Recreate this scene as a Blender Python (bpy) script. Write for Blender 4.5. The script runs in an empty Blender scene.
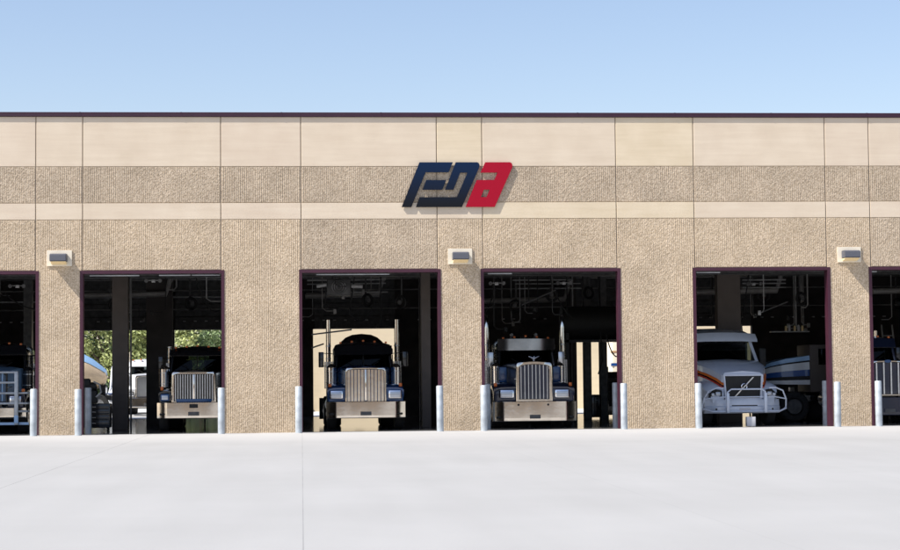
import bpy, bmesh, math, random
import numpy as np
from math import radians as R, sin, cos, pi
from mathutils import Vector, Matrix, geometry
random.seed(7); rng = np.random.default_rng(5)
S = bpy.context.scene
C = S.collection

# ---------------------------------------------------------------- camera
cam_d = bpy.data.cameras.new('camera'); cam = bpy.data.objects.new('camera', cam_d); C.objects.link(cam)
cam_d.sensor_width = 36; cam_d.lens = 1920.3 / 900 * 36
cam_d.clip_start = .5; cam_d.clip_end = 4000
yaw, pitch, roll = -.07745, .0538, .00945
fw = Vector((-sin(yaw), cos(yaw), 0)); rt = Vector((cos(yaw), sin(yaw), 0)); up = Vector((0, 0, 1))
f2 = fw * cos(pitch) + up * sin(pitch); u2 = -fw * sin(pitch) + up * cos(pitch)
rr = rt * cos(roll) - u2 * sin(roll); uu = rt * sin(roll) + u2 * cos(roll)
M = Matrix((rr, uu, -f2)).transposed().to_4x4(); M.translation = Vector((6.6837, -58.79, 1.6))
cam.matrix_world = M
S.camera = cam

# ---------------------------------------------------------------- world, sun, exposure
sun_dir = Vector((2.28, 1.0, -3.0)).normalized()
w = bpy.data.worlds.new('World'); S.world = w; w.use_nodes = True
nt = w.node_tree; bg = nt.nodes['Background']
sky = nt.nodes.new('ShaderNodeTexSky'); sky.sky_type = 'NISHITA'; sky.sun_disc = False
sky.sun_elevation = math.asin(-sun_dir.z)
sky.sun_rotation = math.atan2(-sun_dir.x, -sun_dir.y)
sky.air_density = 1.0; sky.dust_density = .9; sky.ozone_density = 2.5
tint = nt.nodes.new('ShaderNodeVectorMath'); tint.operation = 'MULTIPLY'; tint.inputs[1].default_value = (1.12, 1.0, .97)
nt.links.new(sky.outputs[0], tint.inputs[0]); nt.links.new(tint.outputs[0], bg.inputs[0]); bg.inputs[1].default_value = .11
sl = bpy.data.lights.new('sun', 'SUN'); sl.energy = 4.2; sl.angle = R(.53); sl.color = (1, .955, .89)
so = bpy.data.objects.new('sun', sl); C.objects.link(so)
so.rotation_euler = sun_dir.to_track_quat('-Z', 'Y').to_euler(); so.location = (-40, -30, 60)
S.view_settings.view_transform = 'Standard'; S.view_settings.look = 'None'
S.view_settings.gamma = 1; S.view_settings.exposure = .68
S.render.engine = 'CYCLES'

# ---------------------------------------------------------------- materials
def mat(name, col, rough=.6, metal=0, noise=0, nscale=6, bump=0, bscale=40, coat=0, spec=.5, col2=None):
    m = bpy.data.materials.new(name); m.use_nodes = True; t = m.node_tree; b = t.nodes['Principled BSDF']
    b.inputs['Base Color'].default_value = (*col, 1); b.inputs['Roughness'].default_value = rough
    b.inputs['Metallic'].default_value = metal; b.inputs['Coat Weight'].default_value = coat
    b.inputs['Specular IOR Level'].default_value = spec
    tc = t.nodes.new('ShaderNodeTexCoord')
    if noise or col2:
        n = t.nodes.new('ShaderNodeTexNoise'); n.inputs['Scale'].default_value = nscale; n.inputs['Detail'].default_value = 6
        t.links.new(tc.outputs['Object'], n.inputs['Vector'])
        r = t.nodes.new('ShaderNodeValToRGB'); r.color_ramp.elements[0].position = .3; r.color_ramp.elements[1].position = .7
        c2 = col2 or tuple(min(1, c * (1 + noise)) for c in col)
        c1 = col if col2 else tuple(c * (1 - noise) for c in col)
        r.color_ramp.elements[0].color = (*c1, 1); r.color_ramp.elements[1].color = (*c2, 1)
        t.links.new(n.outputs['Fac'], r.inputs[0]); t.links.new(r.outputs[0], b.inputs['Base Color'])
    if bump:
        n2 = t.nodes.new('ShaderNodeTexNoise'); n2.inputs['Scale'].default_value = bscale; n2.inputs['Detail'].default_value = 4
        t.links.new(tc.outputs['Object'], n2.inputs['Vector'])
        bp = t.nodes.new('ShaderNodeBump'); bp.inputs['Strength'].default_value = bump; bp.inputs['Distance'].default_value = .02
        t.links.new(n2.outputs['Fac'], bp.inputs['Height']); t.links.new(bp.outputs[0], b.inputs['Normal'])
    return m

def glass_mat(name, tint, amount=.75, rough=.03):
    m = bpy.data.materials.new(name); m.use_nodes = True; t = m.node_tree
    out = t.nodes['Material Output']; t.nodes.remove(t.nodes['Principled BSDF'])
    tr = t.nodes.new('ShaderNodeBsdfTransparent'); tr.inputs[0].default_value = (*tint, 1)
    gl = t.nodes.new('ShaderNodeBsdfGlossy'); gl.inputs['Roughness'].default_value = rough
    fr = t.nodes.new('ShaderNodeFresnel'); fr.inputs[0].default_value = 1.28
    mx = t.nodes.new('ShaderNodeMixShader')
    t.links.new(fr.outputs[0], mx.inputs[0]); t.links.new(tr.outputs[0], mx.inputs[1]); t.links.new(gl.outputs[0], mx.inputs[2])
    t.links.new(mx.outputs[0], out.inputs[0]); return m

def concrete_rough(name, a, b_, c_):
    """exposed aggregate: pebbles of three stone colours, slow drift of tone"""
    m = bpy.data.materials.new(name); m.use_nodes = True; t = m.node_tree; b = t.nodes['Principled BSDF']
    b.inputs['Roughness'].default_value = .95; b.inputs['Specular IOR Level'].default_value = .15
    tc = t.nodes.new('ShaderNodeTexCoord')
    v = t.nodes.new('ShaderNodeTexVoronoi'); v.inputs['Scale'].default_value = 34
    t.links.new(tc.outputs['Object'], v.inputs['Vector'])
    sx = t.nodes.new('ShaderNodeSeparateColor'); t.links.new(v.outputs['Color'], sx.inputs[0])
    r = t.nodes.new('ShaderNodeValToRGB'); e = r.color_ramp.elements
    e[0].position = .15; e[0].color = (*c_, 1); e[1].position = .9; e[1].color = (*b_, 1)
    k = e.new(.5); k.color = (*a, 1)
    t.links.new(sx.outputs[0], r.inputs[0])
    n = t.nodes.new('ShaderNodeTexNoise'); n.inputs['Scale'].default_value = .9; n.inputs['Detail'].default_value = 5
    t.links.new(tc.outputs['Object'], n.inputs['Vector'])
    mr = t.nodes.new('ShaderNodeMapRange'); mr.inputs[1].default_value = .3; mr.inputs[2].default_value = .7
    mr.inputs[3].default_value = .86; mr.inputs[4].default_value = 1.1
    t.links.new(n.outputs['Fac'], mr.inputs[0])
    mx = t.nodes.new('ShaderNodeVectorMath'); mx.operation = 'SCALE'
    t.links.new(r.outputs[0], mx.inputs[0]); t.links.new(mr.outputs[0], mx.inputs['Scale'])
    t.links.new(mx.outputs[0], b.inputs['Base Color'])
    n2 = t.nodes.new('ShaderNodeTexNoise'); n2.inputs['Scale'].default_value = 70; n2.inputs['Detail'].default_value = 3
    t.links.new(tc.outputs['Object'], n2.inputs['Vector'])
    bp = t.nodes.new('ShaderNodeBump'); bp.inputs['Strength'].default_value = .6; bp.inputs['Distance'].default_value = .012
    t.links.new(n2.outputs['Fac'], bp.inputs['Height']); t.links.new(bp.outputs[0], b.inputs['Normal'])
    return m

def concrete_smooth(name, col, stain):
    """trowelled panel: horizontal pour marks, blotches, edge staining of real dirt"""
    m = bpy.data.materials.new(name); m.use_nodes = True; t = m.node_tree; b = t.nodes['Principled BSDF']
    b.inputs['Roughness'].default_value = .85; b.inputs['Specular IOR Level'].default_value = .25
    tc = t.nodes.new('ShaderNodeTexCoord')
    mp = t.nodes.new('ShaderNodeMapping'); mp.inputs['Scale'].default_value = (.35, 1, 5)
    t.links.new(tc.outputs['Object'], mp.inputs[0])
    n = t.nodes.new('ShaderNodeTexNoise'); n.inputs['Scale'].default_value = 1.4; n.inputs['Detail'].default_value = 8; n.inputs['Roughness'].default_value = .65
    t.links.new(mp.outputs[0], n.inputs['Vector'])
    n3 = t.nodes.new('ShaderNodeTexNoise'); n3.inputs['Scale'].default_value = 1.1; n3.inputs['Detail'].default_value = 4
    t.links.new(tc.outputs['Object'], n3.inputs['Vector'])
    ad = t.nodes.new('ShaderNodeMath'); ad.operation = 'ADD'
    t.links.new(n.outputs['Fac'], ad.inputs[0]); t.links.new(n3.outputs['Fac'], ad.inputs[1])
    r = t.nodes.new('ShaderNodeValToRGB'); r.color_ramp.elements[0].position = .35; r.color_ramp.elements[1].position = .62
    h = t.nodes.new('ShaderNodeMath'); h.operation = 'MULTIPLY'; h.inputs[1].default_value = .5
    t.links.new(ad.outputs[0], h.inputs[0]); t.links.new(h.outputs[0], r.inputs[0])
    r.color_ramp.elements[0].color = (*stain, 1); r.color_ramp.elements[1].color = (*col, 1)
    t.links.new(r.outputs[0], b.inputs['Base Color'])
    bp = t.nodes.new('ShaderNodeBump'); bp.inputs['Strength'].default_value = .25; bp.inputs['Distance'].default_value = .01
    t.links.new(n.outputs['Fac'], bp.inputs['Height']); t.links.new(bp.outputs[0], b.inputs['Normal'])
    return m

def pavement_mat():
    m = bpy.data.materials.new('yard_concrete'); m.use_nodes = True; t = m.node_tree; b = t.nodes['Principled BSDF']
    b.inputs['Roughness'].default_value = .8; b.inputs['Specular IOR Level'].default_value = .3
    tc = t.nodes.new('ShaderNodeTexCoord'); sp = t.nodes.new('ShaderNodeSeparateXYZ')
    t.links.new(tc.outputs['Object'], sp.inputs[0])
    def math_(op, a, b2=None):
        q = t.nodes.new('ShaderNodeMath'); q.operation = op
        for i, x in enumerate((a, b2)):
            if x is None: continue
            if isinstance(x, (int, float)): q.inputs[i].default_value = x
            else: t.links.new(x, q.inputs[i])
        return q.outputs[0]
    n = t.nodes.new('ShaderNodeTexNoise'); n.inputs['Scale'].default_value = .22; n.inputs['Detail'].default_value = 7
    n.inputs['Roughness'].default_value = .6; t.links.new(tc.outputs['Object'], n.inputs['Vector'])
    mp = t.nodes.new('ShaderNodeMapping'); mp.inputs['Scale'].default_value = (1.2, .12, 1); t.links.new(tc.outputs['Object'], mp.inputs[0])
    n2 = t.nodes.new('ShaderNodeTexNoise'); n2.inputs['Scale'].default_value = 1.0; n2.inputs['Detail'].default_value = 6
    t.links.new(mp.outputs[0], n2.inputs['Vector'])
    s = math_('ADD', math_('MULTIPLY', n.outputs['Fac'], .6), math_('MULTIPLY', n2.outputs['Fac'], .4))
    r = t.nodes.new('ShaderNodeValToRGB'); r.color_ramp.elements[0].position = .35; r.color_ramp.elements[1].position = .65
    r.color_ramp.elements[0].color = (.358, .355, .343, 1); r.color_ramp.elements[1].color = (.395, .392, .380, 1)
    t.links.new(s, r.inputs[0])
    # slab joints every 4.57 m across, 4.57 m along
    def joint(out, off, wd):
        a = math_('FRACT', math_('DIVIDE', math_('ADD', out, off), 4.57))
        d = math_('MULTIPLY', math_('ABSOLUTE', math_('SUBTRACT', a, .5)), 4.57)
        return math_('LESS_THAN', d, wd)
    jx = joint(sp.outputs['X'], 400 * 4.57 + 2.285 - 6.69, .007)
    jn = t.nodes.new('ShaderNodeTexNoise'); jn.inputs['Scale'].default_value = .5; t.links.new(tc.outputs['Object'], jn.inputs['Vector'])
    jr = t.nodes.new('ShaderNodeMapRange'); jr.inputs[1].default_value = 3; jr.inputs[2].default_value = 9; jr.inputs[3].default_value = 1.1; jr.inputs[4].default_value = .22
    t.links.new(sp.outputs['X'], jr.inputs[0]); f = math_('MULTIPLY', jx, math_('MULTIPLY', jn.outputs['Fac'], jr.outputs[0]))
    # colour grows paler towards the building, with a soft uneven edge
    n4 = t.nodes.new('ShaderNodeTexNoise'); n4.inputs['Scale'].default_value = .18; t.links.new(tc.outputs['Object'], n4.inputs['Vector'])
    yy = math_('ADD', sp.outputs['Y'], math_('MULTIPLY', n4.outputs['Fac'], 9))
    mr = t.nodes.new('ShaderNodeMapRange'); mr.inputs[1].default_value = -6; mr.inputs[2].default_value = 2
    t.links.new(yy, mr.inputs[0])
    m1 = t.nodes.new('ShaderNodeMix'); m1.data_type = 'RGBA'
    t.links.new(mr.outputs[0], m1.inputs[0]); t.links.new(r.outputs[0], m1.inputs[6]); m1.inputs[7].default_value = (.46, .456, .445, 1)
    m2 = t.nodes.new('ShaderNodeMix'); m2.data_type = 'RGBA'
    t.links.new(f, m2.inputs[0]); t.links.new(m1.outputs[2], m2.inputs[6]); m2.inputs[7].default_value = (.1, .1, .1, 1)
    t.links.new(m2.outputs[2], b.inputs['Base Color'])
    n5 = t.nodes.new('ShaderNodeTexNoise'); n5.inputs['Scale'].default_value = 25; n5.inputs['Detail'].default_value = 4
    t.links.new(tc.outputs['Object'], n5.inputs['Vector'])
    bp = t.nodes.new('ShaderNodeBump'); bp.inputs['Strength'].default_value = .2; bp.inputs['Distance'].default_value = .01
    t.links.new(n5.outputs['Fac'], bp.inputs['Height']); t.links.new(bp.outputs[0], b.inputs['Normal'])
    return m

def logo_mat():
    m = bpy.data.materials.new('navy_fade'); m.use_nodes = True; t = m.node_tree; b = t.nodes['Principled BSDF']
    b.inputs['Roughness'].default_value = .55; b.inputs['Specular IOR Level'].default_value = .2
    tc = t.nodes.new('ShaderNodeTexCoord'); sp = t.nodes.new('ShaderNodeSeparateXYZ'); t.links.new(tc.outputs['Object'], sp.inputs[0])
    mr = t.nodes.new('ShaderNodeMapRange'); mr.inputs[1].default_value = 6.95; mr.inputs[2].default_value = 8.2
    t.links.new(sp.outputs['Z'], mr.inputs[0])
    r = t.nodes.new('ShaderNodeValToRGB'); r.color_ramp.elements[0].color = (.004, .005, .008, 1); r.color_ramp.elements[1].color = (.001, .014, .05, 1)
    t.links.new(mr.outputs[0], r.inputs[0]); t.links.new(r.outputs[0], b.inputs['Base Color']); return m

MAT = dict(
    rough1=concrete_rough('broken_rib_concrete', (.51, .405, .285), (.60, .485, .355), (.405, .315, .215)),
    rough2=concrete_rough('broken_rib_concrete_grey', (.45, .36, .262), (.535, .44, .33), (.35, .275, .195)),
    sm1=concrete_smooth('trowelled_concrete', (.68, .575, .445), (.60, .495, .375)),
    sm2=concrete_smooth('trowelled_concrete_yellow', (.69, .58, .425), (.60, .495, .345)),
    sm3=concrete_smooth('trowelled_concrete_rose', (.67, .565, .44), (.60, .49, .375)),
    caulk=mat('joint_sealant', (.26, .215, .165), .9),
    purple=mat('plum_painted_steel', (.048, .008, .022), .5, noise=.12, nscale=3),
    coping=mat('plum_coping_metal', (.032, .007, .020), .5, noise=.1),
    galv=mat('galvanised_steel', (.44, .48, .51), .55, .25, noise=.22, nscale=4, bump=.1),
    backplate=mat('cream_back_plate', (.78, .70, .56), .7, noise=.04),
    slate=mat('slate_blue_enamel', (.095, .10, .12), .55),
    lens=mat('prismatic_lens', (.9, .70, .38), .3),
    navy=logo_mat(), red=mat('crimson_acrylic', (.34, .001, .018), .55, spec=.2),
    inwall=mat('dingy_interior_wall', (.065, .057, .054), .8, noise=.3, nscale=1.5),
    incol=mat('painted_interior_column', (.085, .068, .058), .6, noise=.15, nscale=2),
    steel=mat('dusty_steel', (.10, .10, .10), .5, .4, noise=.3),
    pipe=mat('pale_conduit', (.45, .45, .45), .5, .3, noise=.2),
    conduit=mat('grey_painted_metal', (.27, .26, .25), .5, .2, noise=.25, nscale=3),
    black=mat('black_rubber', (.012, .012, .012), .65, noise=.2),
    tyre=mat('tyre_rubber', (.018, .018, .018), .8, noise=.25, nscale=12),
    blackp=mat('black_paint', (.010, .010, .012), .25, coat=.4),
    seat=mat('grey_vinyl', (.05, .05, .055), .7),
    chrome=mat('chrome', (.82, .82, .83), .09, 1, bump=.02, bscale=3),
    achrome=mat('weathered_chrome', (.74, .68, .60), .13, 1, noise=.12, nscale=3, bump=.18, bscale=1.6),
    smoke=mat('smoked_chrome', (.30, .27, .25), .16, 1, noise=.35, nscale=1.5),
    chrome2=mat('satin_aluminium', (.62, .62, .62), .28, 1, noise=.1, nscale=8, bump=.03),
    bluep=mat('deep_blue_paint', (.012, .06, .18), .25, coat=.6),
    navyp=mat('navy_paint', (.012, .018, .045), .3, coat=.6),
    whitep=mat('white_paint', (.72, .74, .76), .35, coat=.5, noise=.04),
    greyblue=mat('pale_blue_grey_paint', (.62, .68, .78), .22, coat=.6, noise=.03),
    skyp=mat('light_blue_paint', (.30, .50, .75), .35, coat=.5),
    cobalt=mat('cobalt_blue_paint', (.015, .08, .30), .35, coat=.5),
    orange=mat('orange_lens', (.75, .18, .03), .3), redp=mat('red_stripe', (.55, .05, .03), .4),
    lensw=mat('headlight_glass', (.55, .58, .62), .12, .3),
    plate=mat('white_plate', (.6, .6, .62), .5), bluel=mat('blue_lens', (.03, .09, .22), .2),
    glass=glass_mat('tinted_glass', (.09, .11, .10)),
    glass2=glass_mat('clear_glass', (.6, .65, .62)),
    cream=concrete_smooth('pale_yellow_stucco', (.78, .66, .46), (.70, .59, .41)),
    tan=concrete_smooth('tan_stucco', (.62, .40, .22), (.54, .33, .17)),
    drum=mat('tan_drum_paint', (.62, .48, .32), .5, noise=.08),
    bluer=mat('blue_metal_roof', (.16, .30, .50), .5, noise=.1),
    bark=mat('bark', (.09, .065, .045), .9, noise=.3, nscale=4),
    leaf1=mat('leaf_green', (.17, .24, .10), .6, noise=.5, nscale=1.2),
    leaf2=mat('leaf_yellow_green', (.34, .38, .15), .6, noise=.4, nscale=1.2),
    leaf3=mat('leaf_dark_green', (.11, .17, .08), .6, noise=.4, nscale=1.2),
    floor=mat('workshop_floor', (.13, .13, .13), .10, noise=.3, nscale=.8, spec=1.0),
    earth=mat('dusty_ground', (.34, .33, .31), .95, noise=.12, nscale=.1),
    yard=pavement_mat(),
    rearyard=mat('rear_yard_concrete', (.55, .55, .54), .85, noise=.06, nscale=.4),
)

# ---------------------------------------------------------------- helpers
def link(name, me, parent=None):
    o = bpy.data.objects.new(name, me); C.objects.link(o)
    if parent: o.parent = parent
    return o
def obj(name, bm, m, parent=None, smooth=True, ang=35):
    me = bpy.data.meshes.new(name); bmesh.ops.recalc_face_normals(bm, faces=bm.faces); bm.to_mesh(me); bm.free()
    for x in (m if isinstance(m, (list, tuple)) else [m]): me.materials.append(MAT[x])
    if smooth: me.shade_smooth(); me.set_sharp_from_angle(angle=R(ang))
    return link(name, me, parent)
def tag(o, label=None, cat=None, group=None, kind=None):
    if label: o['label'] = label
    if cat: o['category'] = cat
    if group: o['group'] = group
    if kind: o['kind'] = kind
    return o
def thing(name, label, cat, loc=(0, 0, 0), rz=0, group=None):
    o = bpy.data.objects.new(name, None); C.objects.link(o); o.empty_display_size = .3
    o.location = loc; o.rotation_euler = (0, 0, rz); return tag(o, label, cat, group)
def B(): return bmesh.new()
def box(bm, x0, x1, y0, y1, z0, z1, bev=0, mi=0):
    r = bmesh.ops.create_cube(bm, size=1)['verts']
    for v in r: v.co = Vector(((x0 + x1) / 2 + v.co.x * (x1 - x0), (y0 + y1) / 2 + v.co.y * (y1 - y0), (z0 + z1) / 2 + v.co.z * (z1 - z0)))
    fs = {f for v in r for f in v.link_faces}
    for f in fs: f.material_index = mi
    if bev: bmesh.ops.bevel(bm, geom=list({e for v in r for e in v.link_edges}), offset=bev, segments=2, affect='EDGES', profile=.5)
    return bm
def tube(bm, pts, r, seg=10, cap=True, closed=False):
    pts = [Vector(p) for p in pts]; rings = []; n = len(pts); rs = r if isinstance(r, (list, tuple)) else [r] * n
    prev = None
    for i, p in enumerate(pts):
        a = pts[i - 1] if i else pts[0]; b = pts[i + 1] if i < n - 1 else pts[-1]
        if closed: a, b = pts[i - 1], pts[(i + 1) % n]
        d = (b - a).normalized()
        x = prev - d * prev.dot(d) if prev is not None else (Vector((0, 0, 1)).cross(d) if abs(d.z) < .9 else Vector((1, 0, 0)).cross(d))
        x.normalize(); prev = x; y = d.cross(x)
        rings.append([bm.verts.new(p + (x * cos(2 * pi * k / seg) + y * sin(2 * pi * k / seg)) * rs[i]) for k in range(seg)])
    m = n if closed else n - 1
    for i in range(m):
        A, D = rings[i], rings[(i + 1) % n]
        for k in range(seg): bm.faces.new((A[k], A[(k + 1) % seg], D[(k + 1) % seg], D[k]))
    if cap and not closed: bm.faces.new(rings[0][::-1]); bm.faces.new(rings[-1])
    return bm
def loft(bm, rings, cap=True, closed_ring=True):
    R_ = [[bm.verts.new(p) for p in r] for r in rings]; n = len(R_[0])
    for a, b in zip(R_, R_[1:]):
        for k in range(n if closed_ring else n - 1): bm.faces.new((a[k], a[(k + 1) % n], b[(k + 1) % n], b[k]))
    if cap and closed_ring: bm.faces.new(R_[0][::-1]); bm.faces.new(R_[-1])
    return bm
def lathe_x(bm, prof, cx, cy, cz, seg=28):
    """prof: (x, r) pairs spun about the x axis"""
    rings = [[Vector((cx + x, cy + r * cos(2 * pi * k / seg), cz + r * sin(2 * pi * k / seg))) for k in range(seg)] for x, r in prof]
    return loft(bm, rings)
def lathe_z(bm, prof, cx, cy, seg=18, cap=True):
    return loft(bm, [[Vector((cx + r * cos(2 * pi * k / seg), cy + r * sin(2 * pi * k / seg), z)) for k in range(seg)] for z, r in prof], cap)
def prism(bm, poly, y0, y1, holes=()):
    """poly of (x,z) extruded along y"""
    loops = [list(poly)] + [list(h) for h in holes]
    flat = [p for l in loops for p in l]
    tris = geometry.tessellate_polygon([[Vector((p[0], p[1], 0)) for p in l] for l in loops])
    F = [bm.verts.new((p[0], y0, p[1])) for p in flat]; K = [bm.verts.new((p[0], y1, p[1])) for p in flat]
    for t in tris:
        bm.faces.new([F[i] for i in t]); bm.faces.new([K[i] for i in reversed(t)])
    o = 0
    for l in loops:
        n = len(l)
        for k in range(n): bm.faces.new((F[o + k], F[o + (k + 1) % n], K[o + (k + 1) % n], K[o + k]))
        o += n
    return bm
def slab_x(bm, poly, x0, x1):
    """poly of (y,z) extruded along x"""
    A = [bm.verts.new((x0, p[0], p[1])) for p in poly]; D = [bm.verts.new((x1, p[0], p[1])) for p in poly]
    n = len(poly)
    for k in range(n): bm.faces.new((A[k], A[(k + 1) % n], D[(k + 1) % n], D[k]))
    bm.faces.new(A[::-1]); bm.faces.new(D); return bm
def copy_tree(o, parent=None):
    c = o.copy(); C.objects.link(c); c.parent = parent
    for ch in list(o.children): copy_tree(ch, c)
    return c

# ---------------------------------------------------------------- ground
def sheet(name, x0, x1, y0, y1, z, m):
    b = B(); vs = [b.verts.new(p) for p in ((x0, y0, z), (x1, y0, z), (x1, y1, z), (x0, y1, z))]; b.faces.new(vs)
    return tag(obj(name, b, m, smooth=False), kind='structure')
sheet('ground', -1500, 1500, -1500, 1500, -.008, 'earth')
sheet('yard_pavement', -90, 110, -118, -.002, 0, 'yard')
sheet('rear_yard_pavement', -40, 70, 24.3, 60, -.002, 'rearyard')

# ---------------------------------------------------------------- the truck shop building
P = 12.19; DW = 4.35; PA = 6.614; DH = 4.963; TOP = 9.66
Z1, Z2, Z3 = 6.515, 7.015, 8.137
JX = (-1.325, .08, 4.25, 6.692)
bld = thing('workshop_building', 'long tan concrete truck workshop with open plum framed bay doors and dark interior', 'building')
doors = []
for k in range(-1, 3): doors += [(k * P, k * P + DW), (k * P + PA, k * P + PA + DW)]
def vnoise(X, Z, sx, sz, seed):
    g = np.random.default_rng(seed); T = g.random((512, 512))
    u = X / sx + 1000; v = Z / sz + 1000; i = np.floor(u).astype(int); j = np.floor(v).astype(int); a = u - i; b = v - j
    a = a * a * (3 - 2 * a); b = b * b * (3 - 2 * b)
    q = lambda ii, jj: T[ii % 512, jj % 512]
    return (q(i, j) * (1 - a) + q(i + 1, j) * a) * (1 - b) + (q(i, j + 1) * (1 - a) + q(i + 1, j + 1) * a) * b
def relief(X, Z):
    pitch_ = .064
    rid = np.floor(X / pitch_)
    # each rib is knocked off in lumps
    T = np.random.default_rng(3).random((4096, 512))
    seg = Z / .036 + T[rid.astype(int) % 4096, 7] * 5; j = np.floor(seg).astype(int); b = seg - j; b = b * b * (3 - 2 * b)
    lump = T[rid.astype(int) % 4096, j % 512] * (1 - b) + T[rid.astype(int) % 4096, (j + 1) % 512] * b
    rib = np.clip(.5 + .9 * np.cos(2 * pi * (X / pitch_ - rid - .5)), 0, 1)
    tidy = np.clip((vnoise(X, Z, .5, 2.2, 11) - .42) * 4, 0, 1)
    amp = (.05 + .95 * lump) * (1 - .45 * tidy) + .95 * tidy
    rough = vnoise(X, Z, .024, .030, 21) * .021 * (1 - tidy * .5) + vnoise(X, Z, .08, .1, 22) * .004
    return rib * amp * .0055 + rough * .38
def grid_panel(name, x0, x1, z0, z1, m, rough, pier=None):
    dx, dz = (.016, .024) if rough else (.25, .2)
    g = .011
    xs = np.linspace(x0 + g, x1 - g, max(3, int((x1 - x0) / dx))); zs = np.linspace(z0, z1, max(3, int((z1 - z0) / dz)))
    if not rough:
        xs = np.concatenate([[xs[0]], [xs[0] + .012], xs[1:-1], [xs[-1] - .012], [xs[-1]]]); zs = np.concatenate([[zs[0]], [zs[0] + .008], zs[1:-1], [zs[-1] - .008], [zs[-1]]])
    X, Z = np.meshgrid(xs, zs)
    Y = -relief(X, Z) - .004 if rough else np.full_like(X, -.014)
    Y[0, :] = .010; Y[-1, :] = .010; Y[:, 0] = .010; Y[:, -1] = .010
    nz, nx = X.shape
    if pier: Y[0, :] = -.01
    co = np.stack([X, Y, Z], -1).reshape(-1, 3)
    idx = np.arange(nz * nx).reshape(nz, nx)
    q = np.stack([idx[:-1, :-1], idx[:-1, 1:], idx[1:, 1:], idx[1:, :-1]], -1).reshape(-1, 4)
    if pier:
        cx = co[q][:, :, 0]; cz = co[q][:, :, 2]
        q = q[(cz.min(1) > DH - .02) | ((cx.min(1) > pier[0] - .02) & (cx.max(1) < pier[1] + .02))]
    me = bpy.data.meshes.new(name); me.vertices.add(len(co)); me.vertices.foreach_set('co', co.ravel().astype('f4'))
    me.loops.add(q.size); me.loops.foreach_set('vertex_index', q.ravel().astype('i4'))
    me.polygons.add(len(q)); me.polygons.foreach_set('loop_start', (np.arange(len(q)) * 4).astype('i4'))
    me.update(calc_edges=True); me.materials.append(MAT[m]); me.shade_flat()
    return link(name, me, bld)
tones = {}
def tone(i, j):
    random.seed(i * 31 + j * 7 + 3)
    return random.choice(['sm1', 'sm1', 'sm3', 'sm2'])
panel_i = 0
for k in range(-1, 3):
    xs = [k * P + j for j in JX] + [(k + 1) * P + JX[0]]
    for j in range(4):
        a, b = xs[j], xs[j + 1]; header = j % 2 == 1
        smt = {(0, 3): 'sm1', (1, 0): 'sm2', (1, 1): 'sm1', (0, 0): 'sm1', (0, 1): 'sm1', (0, 2): 'sm3', (1, 2): 'sm2', (1, 3): 'sm1'}.get((k, j), 'sm3')
        grid_panel('smooth_band', a, b, Z3, TOP, smt, False)
        grid_panel('ribbed_band', a, b, Z2, Z3, 'rough2', True)
        grid_panel('smooth_band', a, b, Z1, Z2, {(1, 1): 'sm2', (1, 0): 'sm1'}.get((k, j), smt), False)
        rm = 'rough1' if (j + k) % 3 else 'rough2'
        if header: grid_panel('ribbed_band', a, b, DH, Z1, rm, True)
        elif j == 0: grid_panel('pier_face', a, b, 0, Z1, 'rough1', True, (k * P + PA + DW - P, k * P))
        else: grid_panel('pier_face', a, b, 0, Z1, 'rough1', True, (k * P + DW, k * P + PA))
XL, XR = -P + JX[0], 3 * P + JX[0]
# wall core behind the faces
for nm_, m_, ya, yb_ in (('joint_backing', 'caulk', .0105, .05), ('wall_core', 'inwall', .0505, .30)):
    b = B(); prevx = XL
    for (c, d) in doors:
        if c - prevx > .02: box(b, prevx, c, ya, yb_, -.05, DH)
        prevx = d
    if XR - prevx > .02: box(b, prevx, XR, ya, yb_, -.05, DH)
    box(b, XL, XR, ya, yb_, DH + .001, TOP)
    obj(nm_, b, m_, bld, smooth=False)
b = B(); box(b, XL - .05, XR + .05, -.075, .33, TOP + .002, TOP + .135, .006); obj('roof_coping', b, 'coping', bld, smooth=False)
b = B(); x = XL + 1.3
while x < XR: box(b, x, x + .045, -.079, .05, TOP + .004, TOP + .139); x += 3.05
obj('coping_seams', b, 'coping', bld, smooth=False)
for (c, d) in doors:
    b = B(); t = .095
    box(b, c + .001, c + t, -.028, .34, .005, DH - t); box(b, d - t, d - .001, -.028, .34, .005, DH - t)
    box(b, c + .001, d - .001, -.028, .34, DH - t + .001, DH - .002)
    fr = obj('door_frame', b, 'purple', bld, smooth=False)
# interior shell
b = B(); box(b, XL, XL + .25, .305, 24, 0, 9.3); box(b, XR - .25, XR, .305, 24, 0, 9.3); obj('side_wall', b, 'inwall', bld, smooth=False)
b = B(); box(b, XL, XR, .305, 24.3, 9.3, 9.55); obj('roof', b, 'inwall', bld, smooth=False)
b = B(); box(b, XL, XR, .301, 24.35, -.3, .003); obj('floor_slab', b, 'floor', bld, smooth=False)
rear = [(-3.1, 1.15), (1.26, 5.5), (7.18, 10.76), (18.5, 21.6), (22.6, 26.34)]
RH = 3.775
b = B(); px = XL + .251
for (c, d) in rear:
    box(b, px, c, 24.0, 24.3, .004, RH); px = d
box(b, px, XR - .251, 24.0, 24.3, .004, RH); box(b, XL + .251, XR - .251, 24.0, 24.3, RH + .001, 9.299)
obj('rear_wall', b, 'inwall', bld, smooth=False)
# rear sectional doors rolled part way: panel ribs above the openings
for (c, d) in rear:
    b = B()
    for i in range(4): box(b, c + .05, d - .05, 23.9, 23.95, RH + .02 + i * .55, RH + .55 + i * .55, .01)
    obj('rear_door_panel', b, 'steel', bld, smooth=False)
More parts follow.
